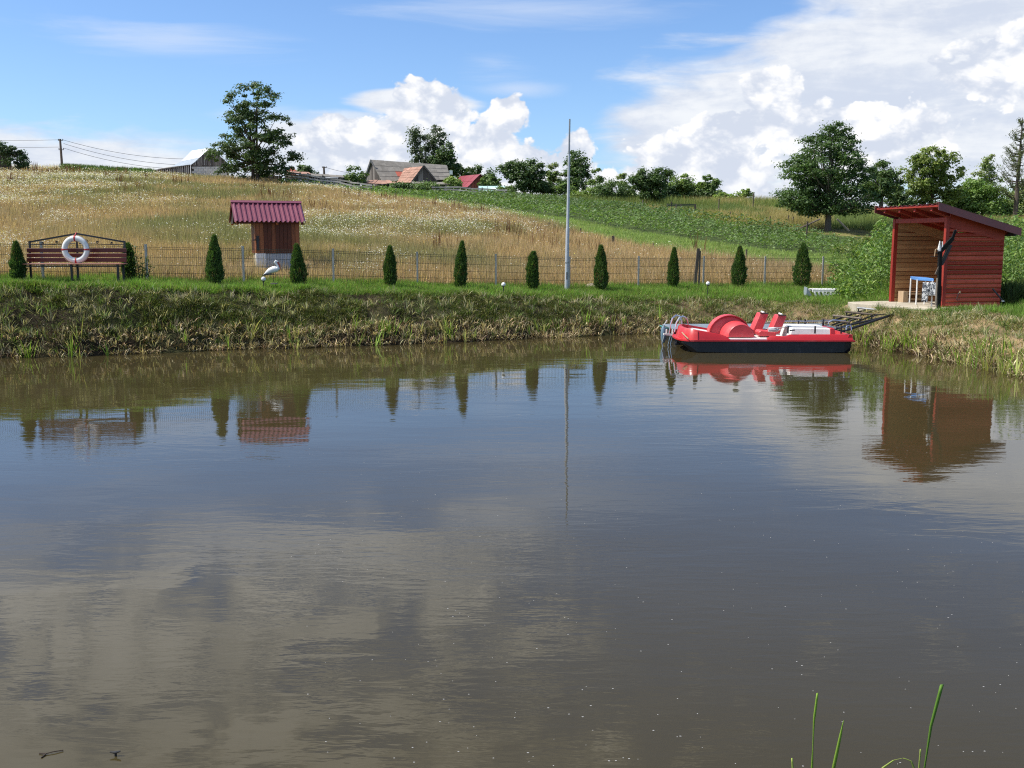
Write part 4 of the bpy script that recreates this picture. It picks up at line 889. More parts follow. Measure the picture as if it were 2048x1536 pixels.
MB().tube([V3((0, 0, .34)), V3((0, .1, .42))], .012, 5).build('hanging_strap', M['boat_red'], lr)

# ------------------------------------------------------------------ wire fence
fx = lambda k: -7.34 + 2.284 * k
fy = lambda k: 27.5 + 0.985 * k
f0 = V3((fx(0), fy(0), gz(fx(0), fy(0)))); fence = empty('wire_fence', f0, 'green welded wire mesh fence running between grey posts along the meadow', 'fence')
KS = list(range(-4, 11)); gzs = {k: gz(fx(k), fy(k)) for k in KS}
def smooth_g(k): return float(np.interp(k, KS, [gzs[q] for q in KS]))
for k in KS:
    w_ = 0.052; o_ = MB().box((0, 0, .47), (w_, w_, 1.06)).box((0, 0, 1.005), (w_ * 1.12, w_ * 1.12, .02)).build('post', M['fpost'], fence, loc=V3((fx(k), fy(k), smooth_g(k))) - f0)
dirf = V3((2.284, .985, 0)).normalized()
for k in KS[:-1]:
    p0 = V3((fx(k), fy(k), smooth_g(k) + .02)) - f0; p1 = V3((fx(k + 1), fy(k + 1), smooth_g(k + 1) + .02)) - f0
    Vs, Ts = [], []; r_ = .0034
    def wire(a, b, bseg=0):
        a = np.array(a); b = np.array(b); d = b - a; L = np.linalg.norm(d); d = d / L; s_ = np.cross(d, [0.3, 0.8, 0.5]); s_ /= np.linalg.norm(s_); u_ = np.cross(s_, d)
        base_ = sum(len(v) for v in Vs); ring_ = [s_ * r_, -s_ * r_ * .5 + u_ * r_ * .87, -s_ * r_ * .5 - u_ * r_ * .87]
        Vs.append(np.array([a + q for q in ring_] + [b + q for q in ring_])); 
        for i in range(3): j = (i + 1) % 3; Ts.append([base_ + i, base_ + j, base_ + 3 + j, base_ + 3 + i])
    n_ = 49; H_ = 0.92
    for i in range(n_ + 1):
        q = p0.lerp(p1, i / n_); wire((q.x, q.y, q.z), (q.x, q.y, q.z + H_ + .03))
    for z_ in (0.03, .24, .45, .66, .87, .92):
        for off in ((0, 0),): 
            a_, b_ = p0, p1; r_ = .0050; wire((a_.x, a_.y, a_.z + z_), (b_.x, b_.y, b_.z + z_)); r_ = .0034
    me = np_mesh('mesh_panel', np.concatenate(Vs), np.array(Ts), M['wire']); link_mesh('mesh_panel', me, fence)

# ------------------------------------------------------------------ globe lamps, rock, lounger, stork, flagpole
for px_, py_, Y_, lab in ((527, 558, 26.3, 'white globe garden lamp beside the stork figure'), (1007, 569, 28.6, 'white globe garden lamp just left of the flagpole'), (1416, 567, 30.6, 'white globe garden lamp near the tall wooden post in the fence')):
    p = at(px_, py_, Y_); g_ = empty('garden_lamp', p, lab, 'lamp', 'round white garden lamps on the bank top')
    MB().lathe([(0, -.062), (.03, -.055), (.053, -.03), (.062, 0), (.053, .03), (.03, .055), (0, .062)], (0, 0, 0), 16).build('globe', M['globe'], g_, True)
    h_ = p.z - gz(p.x, p.y) + .05; MB().lathe([(.014, -h_), (.014, -.07), (.04, -.062), (.042, -.045), (0, -.045)], (0, 0, 0), 8).build('stake', M['black'], g_)
p = hit(1185, 577, 22, 40); rk = MB(); rg = []
for j in range(6):
    a_ = j / 5 * pi; rg.append([V3((cos(q) * sin(a_) * .26 * (1 + .2 * sin(3 * q + j)), sin(q) * sin(a_) * .2, -cos(a_) * .12 * (1 + .15 * sin(q * 2)))) for q in np.linspace(0, 2 * pi, 13)[:-1]])
ro = rk.loft(rg).build('boulder', M['rock'], None, True, loc=p + V3((0, 0, .04))); tag(ro, 'sandy boulder at the foot of the conifer right of the flagpole', 'rock')
lp = at(1662, 575, 31.5); lp.z = gz(lp.x, lp.y); lo = empty('sun_lounger', lp, 'white slatted plastic sun lounger lying on the grass left of the hut', 'sun lounger', rz=radians(-4))
for y_ in (-.26, .26):
    MB().prism([V3((-.62, y_, .13)), V3((.64, y_, .13)), V3((.64, y_, .21)), V3((-.62, y_, .22))], [V3((-.62, y_ + .05, .13)), V3((.64, y_ + .05, .13)), V3((.64, y_ + .05, .21)), V3((-.62, y_ + .05, .22))]).build('side_frame', M['white'], lo, bevel=.006)
for i in range(9):
    x_ = -.56 + i * .095; MB().box((x_, 0.02, .215), (.055, .54, .022)).build('slat', M['white'], lo)
for i in range(6):
    x_ = -.56 + i * .125; MB().beam(V3((x_, -.275, .13)), V3((x_ + .06, -.275, -.02)), .05, .035, (0, 1, 0)).build('brace', M['white'], lo)
MB().box((.48, .02, .218), (.36, .54, .025)).box((.2, -.262, .07), (.9, .03, .05)).build('foot_panel', M['white'], lo)
MB().prism([V3((-.80, -.2, .02)), V3((-.62, -.2, .02)), V3((-.78, -.2, .28))], [V3((-.80, .22, .02)), V3((-.62, .22, .02)), V3((-.78, .22, .28))]).build('head_panel', M['zinc_dull'], lo)

sp_ = at(549, 566, 26.5); sp_.z = gz(sp_.x, sp_.y) + .02; sto = empty('stork_figure', sp_, 'white garden stork figure with black wing tips and long red beak', 'garden figure')
sc_ = 26.5 / F_PX
def q(px, py, dy=0): 
    v = at(px, py, 26.5) - sp_; return V3((v.x, dy, v.z))
spine = [(526, 551, .006), (529, 549, .02), (534, 545.5, .05), (540, 541.5, .075), (547, 539, .088), (553, 538, .078), (556.5, 536, .05), (555.5, 531, .032), (552.5, 527, .030), (550.5, 524.5, .040), (551.5, 522.5, .040), (555, 523.5, .024), (557, 525, .008)]
MB().tube([q(a, b_) for a, b_, r_ in spine], [r_ for *_, r_ in spine], 14).build('body', M['globe'], sto, True)
for s_ in (-1, 1):
    w_ = [(525, 552), (531, 547.5), (538, 546.5), (547, 547.5), (545, 549.5), (537, 549.5), (531, 551)]
    MB().prism([q(a, b_, s_ * .098) for a, b_ in w_], [q(a, b_, s_ * .05) for a, b_ in w_]).build('wing', M['stork_black'], sto)
MB().tube([q(555.5, 524), q(559, 531), q(561, 540)], [.024, .026, .006], 8).build('beak', M['beak'], sto, True)
MB().tube([q(547.5, 546), q(547.8, 567)], .008, 6).build('leg', M['black'], sto); MB().tube([q(549.5, 546), q(553, 552.5)], .008, 6).build('leg', M['crate'], sto)
MB().box(q(548, 567), (.16, .12, .03)).build('base', M['rock'], sto)

pY = 30.9; p0 = at(1133, 579, pY); p0.z = gz(p0.x, p0.y); p1 = at(1139.5, 238, pY); fp = empty('flagpole', p0, 'tall bare grey metal pole standing at the top of the bank', 'pole')
d = p1 - p0
MB().tube([V3((0, 0, -.1)), d * .10, d * .37], [.062, .060, .056], 16).build('lower_section', M['pole'], fp, True)
MB().tube([d * .368, d * .372, d * .8], [.046, .045, .036], 16).build('middle_section', M['pole'], fp, True)
MB().tube([d * .795, d * 1.0], [.028, .024], 12).build('upper_section', M['galv'], fp, True)
MB().box(d * .09 + V3((0, -.062, 0)), (.035, .01, .22)).build('access_slot', M['black'], fp)
MB().lathe([(.066, 0), (.066, .04), (.0, .045)], d * .165, 16).build('collar', M['galv'], fp, True)

# ------------------------------------------------------------------ wishing-well house
wY = 31.6; wb = at(550, 533, wY); gw_ = gz(wb.x, wb.y); wb.z = gw_ - .03
H0 = at(550, 533, wY).z - wb.z
well = empty('well_house', wb, 'brown plank well house with a plum corrugated roof in the dry meadow', 'well', rz=radians(22))
def lz(py): return at(550, py, wY).z - wb.z
zb0, zb1, zt1 = lz(536), lz(506), lz(440)
BWd, BDp = 1.3, 0.9
x0_, x1_ = -0.62, 0.70
n_ = 11
for i in range(n_):
    xa = x0_ + (x1_ - x0_) * i / n_; MB().box((xa + (x1_ - x0_) / n_ / 2, -BDp / 2 + random.uniform(-.004, .004), (zb1 + zt1) / 2), ((x1_ - x0_) / n_ - .008, .024, zt1 - zb1)).build('plank', M['well_wood'], well)
    MB().box((xa + (x1_ - x0_) / n_ / 2, BDp / 2, (zb1 + zt1) / 2), ((x1_ - x0_) / n_ - .008, .024, zt1 - zb1)).build('plank', M['well_wood'], well)
for s_ in (x0_, x1_):
    for i in range(8):
        ya = -BDp / 2 + BDp * i / 8; MB().box((s_, ya + BDp / 16, (zb1 + zt1) / 2 + .1), (.024, BDp / 8 - .008, zt1 - zb1 + .2)).build('plank', M['well_wood'], well)
MB().box((-.48, -BDp / 2 + .06, (zb0 + zb1) / 2 - .1), (.30, .14, zb1 - zb0 + .2)).build('white_pier', M['white'], well, bevel=.01)
pr_ = []
for i in range(10):
    xa = -.33 + i * .104; pr_ += [(xa, 0), (xa + .04, 0), (xa + .055, .02), (xa + .088, .02)]
MB().loft([[V3((x, -BDp / 2 + .02 - dy, z)) for x, dy in pr_] + [V3((x, -BDp / 2 + .05, z)) for x, dy in reversed(pr_)] for z in (zb0 - .2, zb1 - .01)]).build('base_sheet', M['grey_sheet'], well)
MB().box((0, .06, (zb0 + zb1) / 2), (1.16, BDp - .1, zb1 - zb0)).build('well_ring', M['concrete'], well)
MB().beam(V3((x0_ + .05, -BDp / 2 - .03, lz(472))), V3((x0_ + .05, -BDp / 2 - .03, lz(500))), .07, .05).tube([V3((x0_ - .08, -BDp / 2 - .03, lz(480))), V3((x0_ + .1, -BDp / 2 - .03, lz(480)))], .02, 6).build('crank', M['black'], well)
zr = lz(405); ze = lz(447) + .03; run = .74; xr0, xr1 = -1.27, 0.87
nr = 15; pr_ = []
for i in range(nr):
    xa = xr0 + (xr1 - xr0) * i / nr; wv = (xr1 - xr0) / nr; pr_ += [(xa, 0), (xa + wv * .30, .004), (xa + wv * .48, .045), (xa + wv * .70, .045), (xa + wv * .88, .004)]
pr_ += [(xr1, 0)]
for s_ in (-1, 1):
    rings = []
    for y_, z_ in ((0, zr), (s_ * run * .5, (zr + ze) / 2), (s_ * run, ze)):
        rings.append([V3((x, y_, z_ + h)) for x, h in pr_] + [V3((x, y_, z_ + h - .006)) for x, h in reversed(pr_)])
    MB().loft(rings).build('roof_sheet', M['well_roof'], well)
MB().prism([V3((xr0 - .01, -.09, zr - .01)), V3((xr0 - .01, 0, zr + .055)), V3((xr0 - .01, .09, zr - .01))], [V3((xr1 + .01, -.09, zr - .01)), V3((xr1 + .01, 0, zr + .055)), V3((xr1 + .01, .09, zr - .01))]).build('ridge_cap', M['well_roof'], well)
for s_ in (-1, 1):
    for x_ in (xr0 + .10, 0.0, xr1 - .1): MB().beam(V3((x_, 0, zr - .07)), V3((x_, s_ * run * .96, ze - .06)), .05, .07, (1, 0, 0)).build('rafter', M['well_wood'], well)
for x_ in (xr0 + .06,):
    MB().prism([V3((x_, -.02, zr - .06)), V3((x_, -run * .9, ze - .01)), V3((x_, -run * .55, ze - .01))], [V3((x_ + .03, -.02, zr - .06)), V3((x_ + .03, -run * .9, ze - .01)), V3((x_ + .03, -run * .55, ze - .01))]).build('gable_infill', M['orange_wood'], well)
    MB().prism([V3((x_, .02, zr - .05)), V3((x_, run * .94, ze - .04)), V3((x_, run * .3, ze - .04))], [V3((x_ + .03, .02, zr - .05)), V3((x_ + .03, run * .94, ze - .04)), V3((x_ + .03, run * .3, ze - .04))]).build('gable_infill', M['dark'], well)  # near-black piece paints the shade inside the open left gable
for y_ in (-run * .72, run * .72): MB().beam(V3((xr0 + .08, y_, ze)), V3((x1_, y_, ze)), .07, .07).build('eave_beam', M['well_wood'], well)

# ------------------------------------------------------------------ reed blades at the camera's feet
def blade(par, pts, w, name='leaf', mt='grass', colr_=(0.22, 0.36, 0.05), tipw=1.0):
    Vs, Cs = [], []
    pts = [V3(p) for p in pts]
    for i, p in enumerate(pts):
        s_ = i / (len(pts) - 1); ww = w[i] / 2; side = V3((1, 0.15, 0)) * ww; dep = V3((0, -w[i] * .16, 0))
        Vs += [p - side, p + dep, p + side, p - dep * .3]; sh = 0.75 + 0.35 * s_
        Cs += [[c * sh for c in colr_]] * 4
    Ts = []
    for i in range(len(pts) - 1):
        for k in range(4): Ts.append([i * 4 + k, i * 4 + (k + 1) % 4, (i + 1) * 4 + (k + 1) % 4, (i + 1) * 4 + k])
    Ts.append([0, 3, 2, 1]); e_ = (len(pts) - 1) * 4; Ts.append([e_, e_ + 1, e_ + 2, e_ + 3])
    me = np_mesh(name, np.array([tuple(v) for v in Vs]), np.array(Ts), M[mt], np.array(Cs), True); return link_mesh(name, me, par)
def dens(pl, n=5):
    out_ = []
    for i in range(len(pl) - 1):
        for k in range(n): out_.append(tuple(a_ + (b_ - a_) * k / n for a_, b_ in zip(pl[i], pl[i + 1])))
    return out_ + [pl[-1]]
rY = 3.2
def reedset(name, lab, root_px, specs):
    r0 = at(root_px, 1700, rY); r0.z = 0.15; e = empty(name, r0, lab, 'reed')
    for pts, wpx, cc in specs:
        pp = dens(pts); n_ = len(pp); P3 = [at(a_, b_, rY) - r0 for a_, b_ in pp]; wi = np.interp(np.linspace(0, 1, n_), np.linspace(0, 1, len(wpx)), wpx) * rY / F_PX
        blade(e, P3, wi, colr_=cc)
    return e
G1, G2, G3 = (0.27, 0.42, 0.07), (0.15, 0.29, 0.05), (0.40, 0.48, 0.13)
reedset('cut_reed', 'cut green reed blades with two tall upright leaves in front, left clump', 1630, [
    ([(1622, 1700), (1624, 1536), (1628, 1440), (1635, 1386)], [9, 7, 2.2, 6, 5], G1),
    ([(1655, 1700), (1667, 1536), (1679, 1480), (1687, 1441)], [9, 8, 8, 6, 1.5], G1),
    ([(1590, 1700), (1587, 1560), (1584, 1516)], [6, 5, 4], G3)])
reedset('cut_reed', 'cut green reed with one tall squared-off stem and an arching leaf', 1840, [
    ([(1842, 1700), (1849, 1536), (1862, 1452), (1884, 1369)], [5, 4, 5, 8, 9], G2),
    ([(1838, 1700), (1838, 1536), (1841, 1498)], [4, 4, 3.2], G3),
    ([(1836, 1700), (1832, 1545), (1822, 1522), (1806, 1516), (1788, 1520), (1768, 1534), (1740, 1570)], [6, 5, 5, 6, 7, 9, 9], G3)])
tw = empty('sunken_twig', on_z(230, 1512, 0.0), 'small black twig end poking out of the water near the lower edge', 'twig')
MB().tube([V3((-.025, 0, .022)), V3((.0, 0, .018)), V3((.028, 0.0, .026))], [.003, .007, .004], 6).tube([V3((.004, 0, .018)), V3((.004, .0, -.1))], .006, 6).build('stub', M['black'], tw)
tw = empty('floating_twig', on_z(98, 1508, 0.0), 'thin forked twig floating at the water surface in the near corner', 'twig')
MB().tube([V3((-.05, 0, .004)), V3((-.01, -.005, .006)), V3((.02, .01, .008)), V3((.06, .03, .005))], .003, 5).tube([V3((-.012, -.006, .006)), V3((-.02, -.04, .003))], .0035, 5).build('stem', M['bark'], tw)
# ------------------------------------------------------------------ farm buildings on the ridge
def quad_sheet(par, p00, p10, p11, p01, nu, nv, th_, mat, name, jitter=0.02, lift=0.0, special=None, gap=0.02):
    """a roof slope laid with single sheets: p00-p10 along the top, p01-p11 along the eave"""
    nrm = (p10 - p00).cross(p01 - p00).normalized()
    if nrm.z < 0: nrm = -nrm
    def P(u, v): return p00 * (1 - u) * (1 - v) + p10 * u * (1 - v) + p11 * u * v + p01 * (1 - u) * v
    for i in range(nu):
        for j in range(nv):
            g = gap / max(nu, 1); u0, u1, v0, v1 = i / nu + g * .3, (i + 1) / nu - g * .3, j / nv, (j + 1) / nv + (.12 / nv if j < nv - 1 else 0)
            a = lift + random.uniform(0, jitter); b = a + .03
            base_ = [P(u0, v0) + nrm * a, P(u1, v0) + nrm * a, P(u1, v1) + nrm * b, P(u0, v1) + nrm * b]
            mt = special.get((i, j), mat) if special else mat
            MB().prism(base_, [q + nrm * th_ for q in base_]).build(name, mt, par)
def plank_wall(par, a, b, ztop, n, mat, name='plank', th_=.04, drop=0.0):
    """vertical boards from a to b; ztop(s) gives the height of the top along the wall; bottoms at a.z, b.z"""
    for i in range(n):
        s0, s1 = (i + .04) / n, (i + .96) / n; q0, q1 = a.lerp(b, s0), a.lerp(b, s1); d = (b - a).normalized(); nn = V3((d.y, -d.x, 0)); o_ = nn * random.uniform(0, .02)
        t0, t1 = ztop(s0), ztop(s1)
        pa = [q0 + o_, q1 + o_, V3((q1.x, q1.y, t1)) + o_, V3((q0.x, q0.y, t0)) + o_]
        MB().prism(pa, [q + nn * th_ for q in pa]).build(name, mat, par)
def gable_house(name, lab, cat, R0, R1, E0, E1, zg, roofmat, wallmat, nu=8, nv=3, sheet='roof_sheet', ngab=10, nside=0, special=None, sidemat=None, root=None, inset=.25):
    """R0-R1 ridge, E0-E1 front eave; the back slope mirrors the front"""
    c_ = (R0 + R1) / 2; base_ = V3((c_.x, c_.y, zg)); h = empty(name, base_, lab, cat)
    R0, R1, E0, E1 = [p - base_ for p in (R0, R1, E0, E1)]
    K0 = V3((2 * R0.x - E0.x, 2 * R0.y - E0.y, E0.z)); K1 = V3((2 * R1.x - E1.x, 2 * R1.y - E1.y, E1.z))
    quad_sheet(h, R0, R1, E1, E0, nu, nv, .04, roofmat, sheet, special=special)
    quad_sheet(h, R0, R1, K1, K0, max(2, nu // 2), 1, .04, roofmat, sheet)
    dr = (R1 - R0).normalized()
    for Rp, Ep, Kp, sgn in ((R0, E0, K0, 1), (R1, E1, K1, -1)):
        o_ = dr * inset * sgn; a_ = Ep.lerp(Kp, .06) + o_; b_ = Kp.lerp(Ep, .06) + o_
        a0 = V3((a_.x, a_.y, -1.0)); b0 = V3((b_.x, b_.y, -1.0))
        def zt(s, Rp=Rp, Ep=Ep): return Ep.z + (Rp.z - Ep.z) * (1 - abs(2 * (.06 + s * .88) - 1)) - .08
        plank_wall(h, a0, b0, zt, ngab, wallmat)
    a_ = E0.lerp(K0, .06) + dr * inset; b_ = E1.lerp(K1, .06) - dr * inset
    sm = sidemat or wallmat
    plank_wall(h, V3((a_.x, a_.y, -1.0)), V3((b_.x, b_.y, -1.0)), lambda s: E0.z * (1 - s) + E1.z * s + .02, nside or 14, sm)
    a_ = K0.lerp(E0, .06) + dr * inset; b_ = K1.lerp(E1, .06) - dr * inset
    plank_wall(h, V3((a_.x, a_.y, -1.0)), V3((b_.x, b_.y, -1.0)), lambda s: E0.z * (1 - s) + E1.z * s + .02, 4, sm)
    return h, (R0, R1, E0, E1)
# large farmhouse
Y1 = 108
fh, cr_ = gable_house('farmhouse', 'long grey sheet roofed wooden farmhouse on the ridge', 'house', at(741, 320, Y1), at(893, 331, Y1 + 4), at(764, 364, Y1 - 3), at(902, 360, Y1 + 1), gz(-13, Y1) - .4, M['eternit'], M['oldwood'], nu=12, nv=4, special={(3, 2): M['tile_red'], (4, 2): M['tile_red']}, ngab=12)
# verge boards on the seen gable
zg1 = fh.location
for a_, b_ in (((741, 319.5), (730, 353)), ((741, 319.5), (765, 364))): MB().beam(at(*a_, Y1 - 1.2) - zg1, at(*b_, Y1 - 1.4) - zg1, .18, .12).build('verge_board', M['oldrail'], fh)
fb, _ = gable_house('farm_outbuilding', 'low outbuilding with a pinkish tile roof in front of the farmhouse', 'outbuilding', at(848, 333, 101), at(808, 337, 109), at(822, 366, 100.5), at(782, 366, 108), gz(-9, 101) - .2, M['tile_pink'], M['oldwood'], nu=7, nv=6, sheet='roof_tile', ngab=14, inset=.1)
zg2 = fb.location
# gable facing the pond: built from its seen corners
for a_, b_ in (((848, 331.5), (874, 363)), ((848, 331.5), (822, 366))): MB().beam(at(*a_, 100.2) - zg2, at(*b_, 100.2) - zg2, .2, .14).build('verge_board', M['oldwood'], fb)
ga, gb = at(824, 366, 100.4) - zg2, at(872, 364, 100.4) - zg2
plank_wall(fb, V3((ga.x, ga.y, -1)), V3((gb.x, gb.y, -1)), lambda s: (at(848, 334, 100.4).z - zg2.z) - abs(s - .5) * 2 * (at(848, 334, 100.4).z - at(848, 364, 100.4).z), 15, M['oldwood'])
quad_sheet(fb, at(822, 364, 100.2) - zg2, at(905, 366, 100.2) - zg2, at(910, 371, 99.2) - zg2, at(826, 369, 99.2) - zg2, 6, 1, .05, M['eternit'], 'lean_to_sheet')
plank_wall(fb, at(828, 384, 99.6) - zg2, at(900, 386, 99.6) - zg2, lambda s: at(860, 369, 99.6).z - zg2.z, 14, M['oldwood'])
# scrap lean-to left of the farmhouse
ln = empty('lean_to', at(760, 380, 101), 'collapsed lean-to with rusty sheets below the farmhouse gable', 'lean-to'); z_ = ln.location
quad_sheet(ln, at(740, 363, 102) - z_, at(788, 364, 102) - z_, at(800, 371, 100.5) - z_, at(722, 371, 100.5) - z_, 6, 1, .05, M['tile_pink'], 'roof_sheet', jitter=.15)
for px_ in (728, 745, 760, 778, 795): MB().beam(at(px_, 388, 101) - z_, at(px_, 368, 101) - z_, .12, .12).build('post', M['oldwood'], ln)
plank_wall(ln, at(755, 388, 101.4) - z_, at(798, 388, 101.4) - z_, lambda s: at(770, 369, 101.4).z - z_.z, 9, M['oldwood'])
# red-roofed barn
rb_, _ = gable_house('red_roof_barn', 'small barn with a crimson metal roof right of the farmhouse', 'barn', at(961, 349, 108), at(922, 353, 114), at(936, 375, 107.5), at(898, 375, 113), gz(-4, 108) - .4, M['crimson'], M['tile_red'], nu=4, nv=2, ngab=8)
# polytunnel
pt = empty('polytunnel', at(982, 384, 104), 'pale turquoise plastic greenhouse tunnel behind the rail fence', 'greenhouse'); z_ = pt.location
rg = []
for px_, Yy in ((957, 106), (975, 106), (995, 105), (1010, 104.5)):
    c_ = at(px_, 386, Yy) - z_; rg.append([V3((c_.x, c_.y - .9 * cos(a_), c_.z + .72 * sin(a_))) for a_ in np.linspace(0, pi, 11)])
MB().loft(rg).build('cover', M['film'], pt, True)
for r_ in rg: MB().tube([p + V3((0, 0, .02)) for p in r_], .03, 5).build('hoop', M['galv'], pt)
# white-roof barn behind the left tree
Yb = 101; wb_ = empty('zinc_roof_barn', at(400, 360, Yb), 'grey timber barn with a bright zinc roof and white block wall', 'barn'); z_ = wb_.location
def B(px, py, Y=Yb): return at(px, py, Y) - z_
R0, R1 = B(422, 296, 100), B(384, 302, 112); E0, E1 = B(382, 331, 99.5), B(340, 336, 111)
quad_sheet(wb_, R0, R1, B(364, 323, 111.5), B(404, 315, 99.7), 6, 1, .04, M['zinc'], 'roof_sheet', jitter=0); quad_sheet(wb_, B(404, 315, 99.7), B(364, 323, 111.5), E1, E0, 6, 1, .04, M['zinc_dull'], 'roof_sheet', jitter=0)
quad_sheet(wb_, R0, R1, B(440, 340, 113), B(462, 336, 99.5), 6, 1, .04, M['zinc_dull'], 'roof_sheet', jitter=0)
quad_sheet(wb_, B(382, 330.5, 99.4), B(340, 335, 111), B(298, 343, 110), B(303, 343.5, 98.8), 5, 2, .05, M['eternit'], 'lean_to_sheet')
plank_wall(wb_, B(305, 362, 99), B(382, 362, 99.6), lambda s: B(305, 343.5).z * (1 - s) + B(382, 331).z * s, 20, M['oldwood'])
def gt(s): return B(382, 331).z + (B(422, 297).z - B(382, 331).z) * (1 - abs(2 * s - 1)) - .05
plank_wall(wb_, B(383, 332, 99.7), B(461, 334, 99.7), gt, 18, M['oldwood'])
for r_ in range(5):
    for c_ in range(8):
        x0 = 384 + c_ * 9.4 + (4.7 if r_ % 2 else 0); y0 = 333.5 + r_ * 4.4
        if x0 > 452: continue
        a_ = B(x0 + 4.5, y0 + 2.0, 99.75); MB().box(a_, (.44, .2, .20)).build('block', M['block'], wb_)
MB().box(B(420, 346, 99.9), (3.7, .1, 1.5)).build('mortar_wall', M['eternit'], wb_)
# dark barn at the left edge
db = empty('dark_barn', at(-10, 350, 88), 'dark old barn corner cut by the left edge of view', 'barn'); z_ = db.location
quad_sheet(db, at(-40, 268, 88) - z_, at(-70, 262, 96) - z_, at(-10, 310, 97) - z_, at(29, 312.5, 87.5) - z_, 5, 3, .05, M['eternit'], 'roof_sheet')
quad_sheet(db, at(-40, 268, 88) - z_, at(-70, 262, 96) - z_, at(-150, 310, 97) - z_, at(-110, 312, 87.5) - z_, 4, 2, .05, M['eternit'], 'roof_sheet')
def dt(s): px_ = -100 + 124 * s; return at(px_, 268 + abs(px_ + 40) * .66, 88).z - z_.z
plank_wall(db, at(-100, 360, 88) - z_, at(24, 360, 88) - z_, dt, 22, M['dark'])
plank_wall(db, at(24, 360, 88) - z_, at(5, 352, 97) - z_, lambda s: at(24, 310, 88).z - z_.z - .1, 10, M['dark'])
# wooden shed, grey sheds
def shed(name, lab, x0, x1, yt0, yt1, ye0, ye1, yb, Y, wallm, roofm, n, depth=3.0):
    s = empty(name, at((x0 + x1) / 2, yb, Y), lab, 'shed'); z_ = s.location
    quad_sheet(s, at(x0, yt0, Y + depth) - z_, at(x1 - 4, yt1, Y + depth) - z_, at(x1, ye1, Y - .3) - z_, at(x0, ye0, Y - .3) - z_, max(3, (x1 - x0) // 14), 1, .06, roofm, 'roof_sheet', jitter=.03)
    plank_wall(s, at(x0 + 2, yb + 8, Y) - z_, at(x1 - 2, yb + 8, Y) - z_, lambda q_: (at(x0, ye0, Y).z * (1 - q_) + at(x1, ye1, Y).z * q_) - z_.z, n, wallm)
    plank_wall(s, at(x1 - 2, yb + 8, Y) - z_, at(x1 - 6, yb + 5, Y + depth) - z_, lambda q_: at(x1, ye1, Y).z - z_.z, 5, wallm); plank_wall(s, at(x0 + 2, yb + 8, Y) - z_, at(x0 + 4, yb + 5, Y + depth) - z_, lambda q_: at(x0, ye0, Y).z - z_.z, 5, wallm)
    return s
shed('brown_shed', 'brown plank shed with a reddish roof right of the tall left tree', 573, 622, 343, 346, 349, 350.5, 364, 97, M['brownwood'], M['tile_pink'], 16)
shed('grey_shed', 'long low grey board shed with a pale sheet roof beside the brown shed', 616, 689, 348, 352, 353, 357, 368, 99, M['oldwood'], M['eternit'], 24)
shed('old_shed', 'old grey board shed half hidden behind the trunk of the left tree', 505, 566, 346, 348, 350, 352, 368, 96.5, M['oldwood'], M['eternit'], 18)
rr = empty('red_roof_shed', at(585, 350, 110), 'tiny red roof peeping above the brown shed', 'shed'); z_ = rr.location
quad_sheet(rr, at(572, 338, 110) - z_, at(585, 337, 110) - z_, at(595, 344, 109) - z_, at(570, 344, 109) - z_, 3, 1, .06, M['tile_red'], 'roof_sheet'); plank_wall(rr, at(572, 356, 109.3) - z_, at(593, 356, 109.3) - z_, lambda s: at(580, 343, 109.3).z - z_.z, 6, M['tile_red'])
# bird pole by the farmhouse end
bp_ = empty('painted_post', at(903, 372, 100), 'thin red and white post at the right end of the farmhouse', 'post'); z_ = bp_.location
MB().beam(at(901, 378, 100) - z_, at(901, 354, 100) - z_, .14, .14).build('post', M['white'], bp_); MB().box(at(902, 345, 100) - z_, (.3, .3, .4)).build('cap', M['white'], bp_); MB().beam(at(907, 378, 100) - z_, at(907, 356, 100) - z_, .12, .12).build('post', M['tile_red'], bp_)

# rail fences
def rail_fence(name, lab, xs, yb, Y0, Y1_, hts, nr_=4, hpx=24, gate=None):
    s = empty(name, at(xs[0], yb[0], Y0), lab, 'fence'); z_ = s.location; n = len(xs)
    Pp = [at(x, y, Y0 + (Y1_ - Y0) * i / (n - 1)) - z_ for i, (x, y) in enumerate(zip(xs, yb))]
    for i, p in enumerate(Pp):
        h = hts * random.uniform(.95, 1.12); MB().beam(p + V3((0, 0, -.5)), p + V3((random.uniform(-.04, .04), 0, h)), .13, .13).build('post', M['postwood'], s)
    for i in range(n - 1):
        for k in range(nr_):
            f = (k + .55) / nr_; a_ = Pp[i] + V3((0, -.09, f * hts + random.uniform(-.05, .05))); b_ = Pp[i + 1] + V3((0, -.09, f * hts + random.uniform(-.05, .05)))
            L = (b_ - a_).length; ang = atan2(b_.y - a_.y, b_.x - a_.x); tl = -math.asin((b_.z - a_.z) / L)
            MB().box((L / 2, 0, 0), (L + .25, .05, .13)).build('rail', M['oldrail'], s, loc=a_, rot=(0, tl, ang))
    return s
rail_fence('split_rail_fence', 'pale split rail fence running down the ridge to the farmhouse', [572, 601, 616, 646, 680, 702, 716, 743], [366, 369, 371, 376, 380, 385, 388, 391], 94, 92, 1.05)
rail_fence('garden_rail_fence', 'low weathered rail fence below the red roofed barn', [866, 892, 917, 940, 965, 990, 1012], [388, 388, 389, 391, 393, 394, 395], 97, 96, .78, 3)
rail_fence('ladder_fence', 'grey pole rack standing beside the trunk of the left tree', [519, 535, 548], [368, 369, 370], 95, 95, 1.6, 5)

